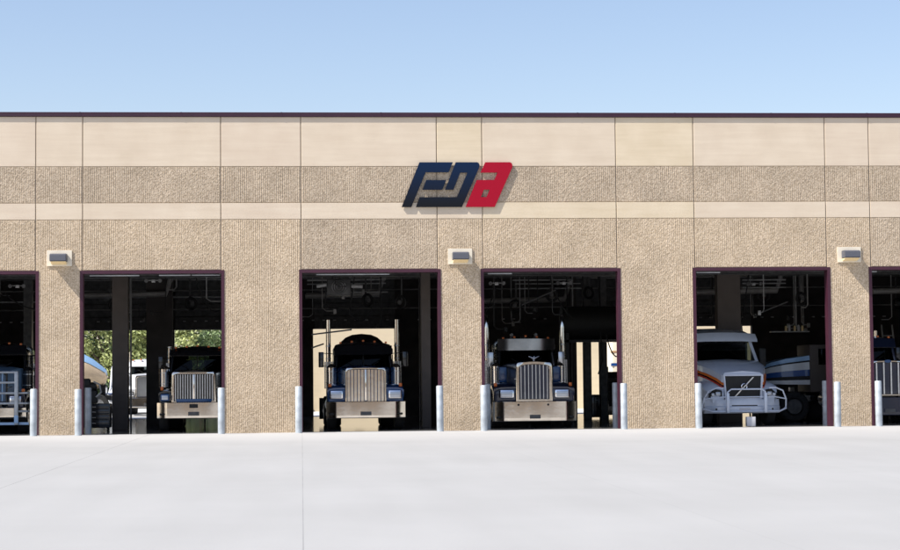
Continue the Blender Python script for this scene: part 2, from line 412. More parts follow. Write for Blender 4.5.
# white weatherstrip / rolled door edge under the lintels
strips = [(.25, 1.75), (2.35, 3.3), (7.15, 9.4), (12.45, 13.2), (19.0, 19.75), (-4, -3.2), (24.55, 24.75), (3.35, 4.2)]
for (c, d) in strips:
    b = B(); box(b, c, d, .36, .40, DH - .150, DH - .118); obj('weatherstrip', b, 'galv', bld, smooth=False)
# roof joists (open web look) and long purlins
for y, z in ((3, 6.2), (6, 6.2), (9, 6.2), (12, 6.3), (15, 6.3), (18, 6.3), (21, 6.3)):
    b = B(); box(b, XL + .26, XR - .26, y - .06, y + .06, z, z + .1); box(b, XL + .26, XR - .26, y - .06, y + .06, z + .8, z + .9)
    x = XL + .5; s = 0
    while x < XR - 1.2:
        tube(b, [(x, y, z + .05 + .8 * s), (x + .6, y, z + .05 + .8 * (1 - s))], .02, 5); x += .6; s = 1 - s
    obj('roof_joist', b, 'steel', bld)
for y, z in ((5.2, 5.02), (9, 5.18), (13.5, 5.42), (18, 5.6)):
    b = B(); x = XL + .26
    box(b, x, XR - .26, y - .09, y + .09, z, z + .02); box(b, x, XR - .26, y - .012, y + .012, z + .021, z + .30); box(b, x, XR - .26, y - .09, y + .09, z + .301, z + .32)
    obj('cross_beam', b, 'steel', bld, smooth=False)
for z in (4.62, 5.42):
    b = B(); box(b, XL + .26, XR - .26, 23.7, 23.88, z, z + .05); obj('wall_girt', b, 'conduit', bld, smooth=False)
b = B(); x = XL + 1
while x < XR - 1: box(b, x, x + .12, 23.78, 23.88, 4.12, 4.17); x += .46 if int(x * 7) % 5 else .9
obj('bracket_row', b, 'pipe', bld, smooth=False)
# interior columns
def column(x0, x1, y, m='incol', d=.45, h=9.3):
    b = B(); box(b, x0, x1, y, y + d, .004, h - .002, .01); obj('interior_column', b, m, bld, smooth=False)
column(.474, .996, 5); column(1.03, 1.98, 12, 'inwall'); column(10.6, 10.9, 4); column(20.89, 21.69, 6)
column(17.0, 17.16, 14, 'inwall'); column(17.45, 17.72, 14, 'steel'); column(18.07, 18.33, 14, 'steel'); column(-3.4, -3.1, 12, 'steel'); column(11.15, 11.45, 14, 'inwall'); column(31, 31.5, 8)
b = B(); box(b, 1.05, 1.10, 5.1, 5.25, .004, 6); obj('door_track', b, 'steel', bld, smooth=False)

# ---------------------------------------------------------------- logo letters
def L(a, b_): return (9.77 + (a - 130) * .005168, 6.868 + (402 - b_) * .005134)
def letter(name, polys, m, label, holes=()):
    b = B()
    for p in polys: prism(b, [L(*q) for q in p], -.088, -.04, [[L(*q) for q in h] for h in holes])
    # stand-off studs
    c = L(*polys[0][0])
    o = obj(name, b, m, smooth=False); tag(o, label, 'sign letter', 'raised sign letters on the facade'); return o
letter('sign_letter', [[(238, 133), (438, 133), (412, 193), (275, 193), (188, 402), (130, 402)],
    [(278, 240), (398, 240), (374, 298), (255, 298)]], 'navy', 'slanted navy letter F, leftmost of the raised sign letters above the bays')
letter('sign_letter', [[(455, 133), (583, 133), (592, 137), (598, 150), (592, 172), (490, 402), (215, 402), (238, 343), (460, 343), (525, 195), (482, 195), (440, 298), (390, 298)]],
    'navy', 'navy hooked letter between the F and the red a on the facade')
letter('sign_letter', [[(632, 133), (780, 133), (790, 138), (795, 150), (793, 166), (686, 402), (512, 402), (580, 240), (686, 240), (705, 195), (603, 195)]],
    'red', 'crimson letter a, the only red letter on the facade', holes=[[(622, 298), (657, 298), (638, 343), (603, 343)]])

# ---------------------------------------------------------------- wall lights
def wall_light(x, z, label):
    t = thing('wall_light', label, 'wall light', (x, -.02, z), 0, 'wall lights over the narrow piers')
    b = B(); box(b, -.375, .375, -.03, -.002, -.24, .24, .005); obj('back_plate', b, 'backplate', t, smooth=False)
    b = B(); slab_x(b, [(-.031, .12), (-.36, .12), (-.44, .08), (-.44, -.10), (-.40, -.115), (-.031, -.115)], -.245, .245)
    bmesh.ops.bevel(b, geom=b.edges[:], offset=.012, segments=2, affect='EDGES')
    h = obj('housing', b, 'slate', t, smooth=False)
    b = B(); slab_x(b, [(-.032, -.118), (-.38, -.118), (-.22, -.175), (-.032, -.195)], -.225, .225); obj('lens', b, 'lens', t, smooth=False)
    return t
wall_light(-.61, 5.345, 'slate wall light on cream plate, above the leftmost narrow pier')
wall_light(11.56, 5.345, 'slate wall light on cream plate, above the narrow pier below the logo')
wall_light(23.76, 5.345, 'slate wall light on cream plate, above the rightmost narrow pier')

# ---------------------------------------------------------------- bollards
def bollard(x, y, h, label, m='galv', tilt=0):
    b = B(); lathe_z(b, [(0, .105), (h - .03, .105), (h - .008, .095), (h, .06)], 0, 0, 22)
    o = obj('bollard', b, m); o.location = (x, y, .001); o.rotation_euler = (0, tilt, 0)
    tag(o, label, 'bollard', 'steel bollards guarding the bay doors'); return o
BL = [(-1.30, 'left edge of the leftmost narrow pier'), (.02, 'right edge of the leftmost narrow pier'), (4.27, 'left edge of the wide pier between first and second full bays'),
      (6.585, 'right edge of the wide pier left of the blue truck'), (10.86, 'left edge of the pier beside the blue truck bay'), (12.19, 'right edge of the narrow pier under the logo'),
      (16.49, 'left edge of the wide pier right of the logo'), (18.80, 'beside the pale blue truck, right edge of the wide pier'), (23.13, 'left edge of the rightmost narrow pier'), (24.43, 'right edge of the rightmost narrow pier')]
for i, (x, s) in enumerate(BL): bollard(x, -.60, 1.385 + .02 * (i % 3 == 0), 'pale bollard at the ' + s if i != 7 else 'pale bollard ' + s, tilt=R([.3, -.2, 0, .2, -.3, .2, 0, -.2, .4, -.2][i]))
for x, s in [(16.66, 'inside the navy chrome visor truck bay, by its right jamb'), (23.48, 'inside the pale blue truck bay, right jamb'), (.03, 'inside the first full bay, left jamb'), (12.55, 'inside the chrome visor truck bay, left jamb')]:
    o = bollard(x, 2.0, 1.42, 'shaded bollard ' + s)
    
# ---------------------------------------------------------------- trucks
def wheel(t, x, y, r, w_, rimm='chrome2', dual=False):
    s = 1 if x > 0 else -1
    w_ = w_ * (2.1 if dual else 1); x -= s * (w_ / 2 - .14)
    b = B(); h = w_ / 2
    lathe_x(b, [(-h, r * .56), (-h, r * .9), (-h + .03, r * .98), (-h + .06, r), (h - .06, r), (h - .03, r * .98), (h, r * .9), (h, r * .56)], 0, 0, 0, 32)
    wt = thing_part('wheel', t); wt.location = (x, y, r)
    obj('tyre', b, 'tyre', wt)
    b = B(); e = s
    dish = .10 if dual else .02
    lathe_x(b, [(e * (h + .005), r * .55), (e * (h + .005), r * .50), (e * (h - dish - .05), r * .42), (e * (h - dish - .04), r * .2), (e * (h + .02), r * .16), (e * (h + .03), .02)], 0, 0, 0, 20)
    obj('rim', b, rimm, wt); return wt
def thing_part(name, t):
    o = bpy.data.objects.new(name, None); C.objects.link(o); o.parent = t; o.empty_display_size = .1; return o

def chrome_bumper(t, hw, z0, z1, lean=.03, m='chrome', wav=.35):
    b = B(); n = 28; rings = []
    for i in range(n + 1):
        u = -1 + 2 * i / n; x = hw * u; yb = .30 * max(0, abs(u) - .72) ** 1.2 / .28 ** 1.2 * .55
        h_ = z1 - z0; tl = .0155 - .016 * max(0, min(1, (u - wav) / .25)) - .006 * sin(7 * u + hw * 9) ** 4; prof = [(z0, .02), (z0 + .02, .004), (z0 + h_ * .16, .0), (z0 + h_ * .18, .0), (z1 - .015, h_ * tl), (z1, h_ * tl + .02)]
        rings.append([Vector((x, y + yb, z)) for z, y in prof] + [Vector((x, .09 + yb, z1)), Vector((x, .09 + yb, z0))])
    loft(b, rings); return obj('bumper', b, m, t, ang=25)

def grille(t, x0, x1, z0, z1, y, nb, mullion, frame_m='chrome', arch=.05, barm='chrome2', barw=.012, fw=.06, cm=None):
    def outline(o):
        a, c, d, e = x0 + o, x1 - o, z0 + o, z1 - o; q = .09; pts = []
        for (cx, cz, s) in ((c - q, e - q, 0), (a + q, e - q, 1)):
            for k in range(5):
                an = s * pi / 2 + k * pi / 8; xx = cx + q * cos(an); zz = cz + q * sin(an)
                zz += arch * (1 - ((xx - (a + c) / 2) / ((c - a) / 2)) ** 2); pts.append((xx, zz))
            if s == 0:
                for k in range(1, 6):
                    xx = cx + (a + q - cx) * k / 6; pts.append((xx, e + arch * (1 - ((xx - (a + c) / 2) / ((c - a) / 2)) ** 2)))
        pts += [(a, d), (c, d)]; return pts
    b = B(); O, I = outline(0), outline(fw); n = len(O)
    vs = [[b.verts.new((p[0], yy, p[1])) for p in L_] for L_, yy in ((O, y + .12), (O, y + .01), (outline(.015), y), (outline(fw - .015), y), (I, y + .015), (I, y + .1))]
    for A, D in zip(vs, vs[1:]):
        for k in range(n): b.faces.new((A[k], A[(k + 1) % n], D[(k + 1) % n], D[k]))
    g = obj('grille', b, frame_m, t, ang=30)
    b = B()
    for k in range(nb):
        x = x0 + fw + (x1 - x0 - 2 * fw) * (k + .5) / nb
        zt = z1 - fw + arch * (1 - ((x - (x0 + x1) / 2) / ((x1 - x0) / 2)) ** 2) - .005
        box(b, x - barw, x + barw, y + .035, y + .06, z0 + fw, zt)
    obj('grille_bars', b, barm, g, smooth=False)
    if mullion:
        b = B(); xm = (x0 + x1) / 2; box(b, xm - .025, xm + .025, y + .005, y + .07, z0 + fw, z1 + arch - fw - .01, .005); obj('centre_bar', b, frame_m, g)
    b = B(); box(b, x0 + .03, x1 - .03, y + .11, y + .13, z0 + .03, z1 - .02); obj('radiator_screen', b, 'black' if nb < 12 else 'steel', g, smooth=False)
    return g

def stack(t, x, y, z0, z1, r=.075, shield=(1.3, 2.2), flare=False, m='chrome'):
    b = B(); prof = [(z0, r), (z1 - .45, r)] + ([(z1 - .12, r * .85), (z1 - .03, r * .55), (z1, r * .3)] if flare else [(z1, r * .98)])
    lathe_z(b, prof, x, y, 16, True); o = obj('exhaust_stack', b, m, t)
    if not flare:
        b = B(); lathe_z(b, [(z1 + .001, r * .8), (z1 + .004, r * .8)], x, y, 16); obj('pipe_mouth', b, 'black', o)
    if shield:
        s0, s1 = shield; b = B(); rs = r * 1.55; n = int((s1 - s0) / .045)
        for k in range(n):
            z = s0 + (s1 - s0) * k / n; lathe_z(b, [(z, rs), (z + .026, rs)], x, y, 16, True)
        for a in range(6):
            an = a * pi / 3; box(b, x + rs * cos(an) - .014, x + rs * cos(an) + .014, y + rs * sin(an) - .014, y + rs * sin(an) + .014, s0, s1)
        obj('heat_shield', b, 'chrome2', o)
        b = B()
        for z in (s1 + .08, s1 + .5): lathe_z(b, [(z, r * 1.12), (z + .04, r * 1.12)], x, y, 16)
        obj('clamp', b, 'chrome2', o)
    return o
def mirror(t, x, y, z0, z1, wd=.2, m='chrome', armx=None):
    s = 1 if x > 0 else -1
    b = B(); box(b, x - wd / 2, x + wd / 2, y, y + .07, z0, z1, .015); o = obj('mirror', b, m, t)
    b = B(); a = armx if armx is not None else x - s * .45
    for z in (z0 + .04, z1 - .04): tube(b, [(x, y + .05, z), (x - s * .1, y + .1, z), (a, y + .3, z - .02)], .013, 6)
    obj('mirror_arm', b, 'chrome2', o); return o

def day_cab(t, y, hw, zb, zr, paint, zw0, zw1, sleeper=None, raked=.18, roofbulge=.1, split=True, rearwin=True):
    """hollow cab: lower body, pillars, roof, glass"""
    L_ = 1.65; b = B()
    box(b, -hw, hw, y, y + L_, zb, zw0, .05)
    # pillars
    for s in (-1, 1):
        tube(b, [(s * (hw - .05), y + .05, zw0 - .02), (s * (hw - .12), y + .05 + raked, zw1 + .02)], .05, 6)
        tube(b, [(s * (hw - .05), y + .95, zw0 - .02), (s * (hw - .1), y + .95, zw1 + .02)], .045, 6)
        box(b, s * hw - (.08 if s > 0 else 0), s * hw + (0 if s > 0 else .08), y + L_ - .35, y + L_, zw0 - .02, zw1 + .02, .01)
    # rear panel with window
    box(b, -hw + .08, -.45, y + L_ - .06, y + L_, zw0 - .02, zw1 + .02); box(b, .45, hw - .08, y + L_ - .06, y + L_, zw0 - .02, zw1 + .02)
    if not rearwin: box(b, -.449, .449, y + L_ - .06, y + L_, zw0 - .02, zw1 + .02)
    # roof, crowned
    rings = []
    for yy, k in ((y + raked - .02, 0), (y + raked + .1, .7), (y + .8, 1), (y + L_ - .1, .9), (y + L_, .5)):
        rings.append([Vector((hw * u * (.97 if k < .3 else 1), yy, zw1 + (zr - zw1) * (.35 + .65 * k) * (1 - .35 * abs(u) ** 3) - (0 if abs(u) < .99 else .1 * k))) for u in (-1, -.92, -.6, -.2, .2, .6, .92, 1)] +
                     [Vector((hw, yy, zw1 - .01)), Vector((-hw, yy, zw1 - .01))])
    loft(b, rings)
    cab = obj('cab', b, paint, t)
    b = B(); ww = hw - .12
    for (a, c) in (((-ww, -.025), (.025, ww)) if split else ((-ww, ww),)):
        v = [b.verts.new(p) for p in ((a, y + .03 + .05 * (1 - abs(a) / ww), zw0), (c, y + .03 + .05 * (1 - abs(c) / ww), zw0), (c * .96, y + .03 + raked, zw1), (a * .96, y + .03 + raked, zw1))]
        b.faces.new(v)
    obj('windshield', b, 'glass', t, smooth=False)
    if split:
        b = B(); tube(b, [(0, y + .02, zw0), (0, y + raked + .01, zw1)], .025, 6); obj('windshield_post', b, 'black', cab)
    b = B()
    for s in (-1, 1):
        d = box(b, s * (hw - .01) - .004, s * (hw - .01) + .004, y + .2, y + .9, zw0 + .02, zw1 - .02)
    obj('side_window', b, 'glass', t, smooth=False)
    b = B()
    for s in (-.5, .5):
        box(b, s * hw - .24, s * hw + .24, y + 1.0, y + 1.15, zb + .3, zw0 + .38, .05); box(b, s * hw - .13, s * hw + .13, y + 1.0, y + 1.1, zw0 + .4, zw0 + .6, .04)
    obj('seat_pair', b, 'seat', t)
    b = B(); pts = [(-.5 * hw + .2 * cos(a * pi / 8), y + .55 + .06 * sin(a * pi / 8), zw0 + .08 + .19 * sin(a * pi / 8)) for a in range(16)]
    tube(b, pts, .015, 6, closed=True); obj('steering_wheel', b, 'black', t)
    if sleeper:
        b = B(); sw, sz, sl = sleeper
        rings = []
        for yy, k in ((y + L_ - .3, .55), (y + L_, .85), (y + L_ + .25, 1), (y + L_ + sl, 1)):
            pts = []
            for j in range(13):
                a = pi * j / 12; pts.append(Vector((sw * (abs(cos(a)) ** .8) * (1 if cos(a) > 0 else -1), yy, zw0 + (sz - zw0) * (k * sin(a) ** .75))))
            rings.append(pts + [Vector((-sw, yy, 1.0)), Vector((sw, yy, 1.0))])
        loft(b, rings); obj('sleeper', b, paint, t)
    return cab

def fender(b, s, wy, wr, x_in, x_out, ztop, yfront, zfront):
    """swept arch over the front wheel, closed at the front"""
    prof = []
    N = 12
    for i in range(N + 1):
        a = pi * (1.0 - i / N) ; y = wy + (wr + .12) * -cos(pi - a) ; z = wr + (ztop - wr) * sin(a) ** .6
        prof.append((wy - (wr + .14) * cos(pi * i / N), .5 + (ztop - .5) * max(sin(pi * i / N), 0) ** .45))
    prof = [(yfront, zfront)] + [(max(y, yfront), z) for y, z in prof[1:]]
    rings = []
    for y, z in prof:
        rings.append([Vector((s * x_in, y, z + .03)), Vector((s * (x_in + (x_out - x_in) * .7), y, z + .02)), Vector((s * x_out, y, z - .05)), Vector((s * x_out, y, z - .16)),
                      Vector((s * (x_out - .03), y + .01, z - .16)), Vector((s * (x_in + (x_out - x_in) * .7), y + .01, z - .05)), Vector((s * x_in, y + .01, z - .05))])
    loft(b, rings)

def conventional(name, label, loc, rz, o):
    """long-nose truck; o holds its measured sizes"""
    t = thing(name, label, 'truck', loc, rz, 'trucks parked nose out in the bays')
    P_ = o['paint']; hw = o['hw']; gx = o['gw'] / 2; gz0, gz1 = o['gz']
    chrome_bumper(t, hw, *o['bz'], m=o.get('bm', 'achrome'), wav=o.get('wav', .35))
    g = grille(t, -gx, gx, gz0, gz1, .14, o['bars'], o.get('mull', False), arch=o.get('arch', .04), barw=o.get('barw', .012), barm=o.get('barm', 'chrome2'), frame_m=o.get('gm', 'achrome'), fw=o.get('fw', .06))
    if o.get('emblem'):
        b = B(); prism(b, [(.11 * cos(a * pi / 8), gz1 + .0 + .05 * sin(a * pi / 8)) for a in range(16)], .12, .15); obj('emblem', b, o['emblem'], g, smooth=False)
    # hood
    b = B(); ch = o['cowl']; cw = o.get('cowlw', .88); yh = 2.2
    def ring(y, w_, z1_, z0_):
        return [Vector((-w_, y, z0_)), Vector((-w_, y, z1_ - .12)), Vector((-w_ + .05, y, z1_ - .04)), Vector((-w_ * .6, y, z1_)), Vector((0, y, z1_ + .03)),
                Vector((w_ * .6, y, z1_)), Vector((w_ - .05, y, z1_ - .04)), Vector((w_, y, z1_ - .12)), Vector((w_, y, z0_))]
    loft(b, [ring(.22, gx - .02, gz1 + .01, gz0 + .05), ring(.7, gx + .03, gz1 + .04, .85), ring(1.5, gx + (cw - gx) * .5, (gz1 + ch) / 2 + .05, .9), ring(yh, cw, ch, .95)])
    obj('hood', b, P_, t)
    wr = .51; wy = 1.05
    for s in (-1, 1):
        b = B(); fender(b, s, wy, wr, gx - .05, hw - .04, o['fz'], .2, o['hz'][1] + .06)
        box(b, min(s * (gx + .0), s * (hw - .06)), max(s * (gx + .0), s * (hw - .06)), .21, .3, o['bz'][1] - .05, o['hz'][1] + .07, .03)
        obj('front_fender', b, o.get('fp', P_), t)
    # headlights
    for s in (-1, 1):
        a, c = gx + .07, min(hw - .1, gx + .55); z0, z1 = o['hz']
        b = B(); x0, x1 = sorted((s * a, s * c)); box(b, x0, x1, .10, .24, z0, z1, .05); h = obj('headlight', b, o.get('hm', 'chrome'), t)
        b = B(); box(b, x0 + .05, x1 - .05, .08, .11, z0 + .05, z1 - .05, .012); obj('headlight_lens', b, 'lensw', h)
        b = B(); xx = s * (hw - .13); box(b, xx - .05, xx + .05, .5, .58, o['hz'][1] + .10, o['hz'][1] + .22, .02); obj('turn_signal', b, 'orange', h)
    # bumper holes and plate
    b = B()
    for x in o.get('holes', (-.35, .35)): lathe = prism(b, [(x + .035 * cos(a * pi / 5), o['bz'][1] - .11 + .035 * sin(a * pi / 5)) for a in range(10)], -.02, .1)
    obj('tow_hole', b, 'black', t, smooth=False)
    b = B(); q = o.get('plx', 0); box(b, q - .17, q + .17, -.035, -.02, o['bz'][0] + .09, o['bz'][0] + .21, .003); obj('number_plate', b, o.get('plm', 'steel'), t, smooth=False)
    # cab
    zw0, zw1 = o['wz']; chw = o['chw']
    day_cab(t, yh, chw, 1.0, o['roof'], o.get('cabp', P_), zw0, zw1, o.get('sleeper'), split=o.get('split', True), rearwin=o.get('rearwin', True))
    # visor
    b = B(); vz0, vz1 = o['visor']
    n = 10; rings = []
    for i in range(n + 1):
        u = -1 + 2 * i / n; x = (chw - .04) * u; yb = yh - .10 + .14 * u * u
        rings.append([Vector((x, yb, vz0)), Vector((x, yb + o.get('vt', .15), vz1)), Vector((x, yb + o.get('vt', .15) + .02, vz1)), Vector((x, yb + .02, vz0))])
    loft(b, rings); obj('sun_visor', b, o.get('vm', P_), t, ang=60)
    if o.get('horns'):
        b = B()
        for x in (-.45, .35): tube(b, [(x, yh + .25, o['roof'] + .05), (x, yh + .9, o['roof'] + .07)], [.05, .02], 12); box(b, x - .03, x + .03, yh + .5, yh + .55, o['roof'] - .06, o['roof'] + .05)
        obj('air_horn', b, 'steel', t)
    for k in range(5):
        x = (k - 2) * chw * .38; b = B(); box(b, x - .035, x + .035, yh + .16, yh + .26, o['roof'] - .03 - .03 * abs(k - 2), o['roof'] + .03 - .03 * abs(k - 2), .012); obj('marker_light', b, 'orange', t)
    for s in (-1, 1):
        b = B(); tube(b, [(s * .12, yh - .02, zw0 + .01), (s * .5, yh + .05, zw0 + .24)], .010, 5); obj('wiper', b, 'black', t)
        b = B(); tube(b, [(s * (gx + .02), .3, gz1 - .5), (s * (gx + .05), .9, gz1 - .48)], .012, 6); obj('hood_handle', b, 'chrome', t)
        b = B(); box(b, s * (hw - .16) - .07, s * (hw - .16) + .07, -.012, .03, o['bz'][0] + .10, o['bz'][0] + .17, .02); obj('fog_lamp', b, 'black', t)
    # stacks, air cleaners
    sx = o['sx']
    for s in (-1, 1):
        stack(t, s * sx[0] + (sx[3] if len(sx) > 3 else 0), 3.95 + .0, .75, sx[1], sx[2], flare=o.get('flare', False), shield=(1.3, 2.2))
        b = B(); lathe_z(b, [(1.35, .12), (1.4, .17), (1.98, .17), (2.05, .12), (2.1, .06)], s * (cw + .16), 1.95, 18); a = obj('air_cleaner', b, o.get('acm', 'chrome'), t)
        for z in (1.5, 1.85): b = B(); lathe_z(b, [(z, .175), (z + .02, .175)], s * (cw + .16), 1.95, 18); obj('strap', b, 'chrome2', a)
    mx = o['mir']
    mirror(t, -mx[0], 2.35, mx[1], mx[2], mx[3], o.get('mm', 'blackp'), armx=-chw + .03); mirror(t, mx[0], 2.35, mx[1], mx[2], mx[3], o.get('mm', 'blackp'), armx=chw - .03)
    # chassis
    b = B()
    for s in (-1, 1): box(b, s * .42 - .04, s * .42 + .04, .3, 8.0, .65, .92)
    for y in (.5, 2.6, 4.6, 6.4, 7.9): box(b, -.38, .38, y - .06, y + .06, .68, .88)
    box(b, -1.0, 1.0, wy - .06, wy + .06, .44, .56, .02)   # front axle
    for y in (5.8, 7.1): box(b, -.9, .9, y - .08, y + .08, .43, .6, .03); lathe_x(b, [(-.2, .12), (-.1, .22), (.1, .22), (.2, .12)], 0, y, .52, 14)
    box(b, -.3, .3, .8, 2.6, .5, 1.0, .06)
    obj('chassis', b, 'blackp', t)
    for s in (-1, 1): b = B(); tube(b, [(s * .95, 2.5, .78), (s * .95, 4.1, .78)], .3, 18); obj('fuel_tank', b, 'chrome2', t)
    b = B(); box(b, -.55, .55, 6.0, 6.9, .95, 1.08, .03); obj('fifth_wheel', b, 'black', t)
    for s in (-1, 1):
        wheel(t, s * (hw - .17), wy, wr, .29)
        for y in (5.8, 7.1): wheel(t, s * 1.12, y, wr, .28, dual=True)
    for s in (-1, 1): b = B(); box(b, s * 1.1 - .3, s * 1.1 + .3, 7.8, 7.82, .2, .95); obj('mud_flap', b, 'black', t, smooth=False)
    return t

# trucks, left to right after the blue one
T2 = conventional('semi_truck', 'deep blue semi truck with twin pipes, in the bay just left of the logo', (8.70, 1.95, 0), 0, dict(
    paint='bluep', cabp='blackp', vm='blackp', hw=1.25, gw=1.29, gz=(.78, 1.95), bz=(.37, .90), bars=11, mull=True, hz=(.97, 1.25), fz=1.42, cowl=2.02, wz=(1.93, 2.42), chw=.98, roof=2.86,
    visor=(2.40, 2.70), sleeper=(.93, 3.13, 1.1), sx=(1.15, 3.6, .08, .03), mir=(1.38, 2.0, 2.5, .17), barw=.042, arch=.02, holes=(), barm='achrome'))
T3 = conventional('semi_truck', 'navy semi truck with chrome visor and bird ornament, just right of the logo pier', (14.07, 1.95, 0), 0, dict(
    paint='navyp', rearwin=False, cabp='blackp', hw=1.335, gw=1.16, gz=(.82, 2.06), bz=(.21, .85), bars=8, hz=(.94, 1.22), fz=1.42, cowl=2.05, wz=(2.0, 2.56), chw=.98, roof=2.97,
    visor=(2.50, 2.88), vm='smoke', horns=True, sx=(1.29, 3.74, .09, .14), flare=True, mir=(1.18, 1.95, 2.45, .2), arch=.06, fw=.10, vt=.02, mm='chrome2', holes=(-.53, .42), barw=.011, plm='steel', split=False))
# ornament
b = B(); tube(b, [(0, .2, 2.13), (0, .22, 2.24)], [.035, .03], 8); tube(b, [(-.17, .22, 2.28), (0, .2, 2.2), (.17, .22, 2.28)], [.012, .04, .012], 8); tube(b, [(0, .12, 2.27), (0, .24, 2.22)], [.015, .03], 8)
obj('bird_ornament', b, 'chrome2', T3)
for s in (-1, 1):      # curled chrome fender guards
    b = B(); box(b, min(s * .75, s * 1.0), max(s * .75, s * 1.0), 1.3, 1.36, 1.45, 1.95, .02); obj('side_shield', b, 'bluep', T3)
T1 = conventional('semi_truck', 'black semi truck with wide chrome framed grille and scuffed bumper, behind the dark indoor column', (3.30, 2.0, 0), 0, dict(
    paint='blackp', hw=1.15, gw=1.38, gz=(.90, 1.88), bz=(.42, .93), bars=16, mull=True, hz=(.96, 1.2), fz=1.3, cowl=1.92, wz=(1.9, 2.42), chw=.93, roof=2.74,
    visor=(2.42, 2.62), sx=(1.02, 2.75, .06, 0), mir=(1.2, 2.0, 2.4, .14), arch=.0, barw=.011, fw=.075, holes=(), hm='bluep'))
b = B(); box(b, -.55, .55, .12, .16, .93, 1.03, .01); obj('lower_grille_bar', b, 'bluel', T1)
b = B(); box(b, -.13, .13, -.04, -.02, .75, .87); obj('tow_slot', b, 'black', T1, smooth=False)
T5 = conventional('semi_truck', 'dark semi truck with thick bars and blue oval badge, rightmost bay cut by the frame', (25.56, 1.9, 0), 0, dict(
    paint='navyp', hw=1.2, gw=1.08, gz=(.9, 2.02), bz=(.28, .86), bars=4, hz=(.5, .8), fz=1.3, cowl=2.02, wz=(1.98, 2.5), chw=.98, roof=2.9,
    visor=(2.5, 2.8), sx=(.78, 3.1, .07, 0), mir=(1.08, 2.0, 2.5, .17), arch=.03, barw=.022, holes=(), emblem='bluel', acm='blackp', bm='navyp'))
T0 = conventional('semi_truck', 'light blue truck behind a pipe grille guard, leftmost bay cut by the frame', (-3.15, 2.1, 0), 0, dict(
    paint='skyp', cabp='blackp', vm='blackp', fp='navyp', gm='blackp', barm='black', acm='blackp', hw=1.22, gw=1.3, gz=(.95, 1.95), bz=(.50, .82), bars=12, hz=(.92, 1.18), fz=1.3, cowl=2.1, wz=(2.02, 2.5), chw=.98, roof=2.9,
    visor=(2.5, 2.8), sx=(1.12, 3.3, .07, 0), mir=(1.3, 2.0, 2.5, .17), arch=.03, holes=()))
b = B()
for s in (-1, 1):
    box(b, s * .98 - .06, s * .98 + .06, -.22, -.12, .28, 1.95, .02)
for z in (1.92, 1.60, 1.27, .95): tube(b, [(-.98, -.15, z), (.98, -.15, z)], .035, 8)
for s in (-1, 1):
    for z in (1.27, .95, .70): tube(b, [(s * .98, -.15, z), (s * 1.3, -.12, z), (s * 1.4, .15, z)], .03, 8)
obj('grille_guard', b, 'galv', T0)
b = B()
for s in (-1, 1): box(b, s * .98 - .065, s * .98 + .065, -.23, -.11, .33, .58, .02)
box(b, -1.35, 1.35, -.10, -.04, .28, .36); obj('guard_foot', b, 'skyp', T0)

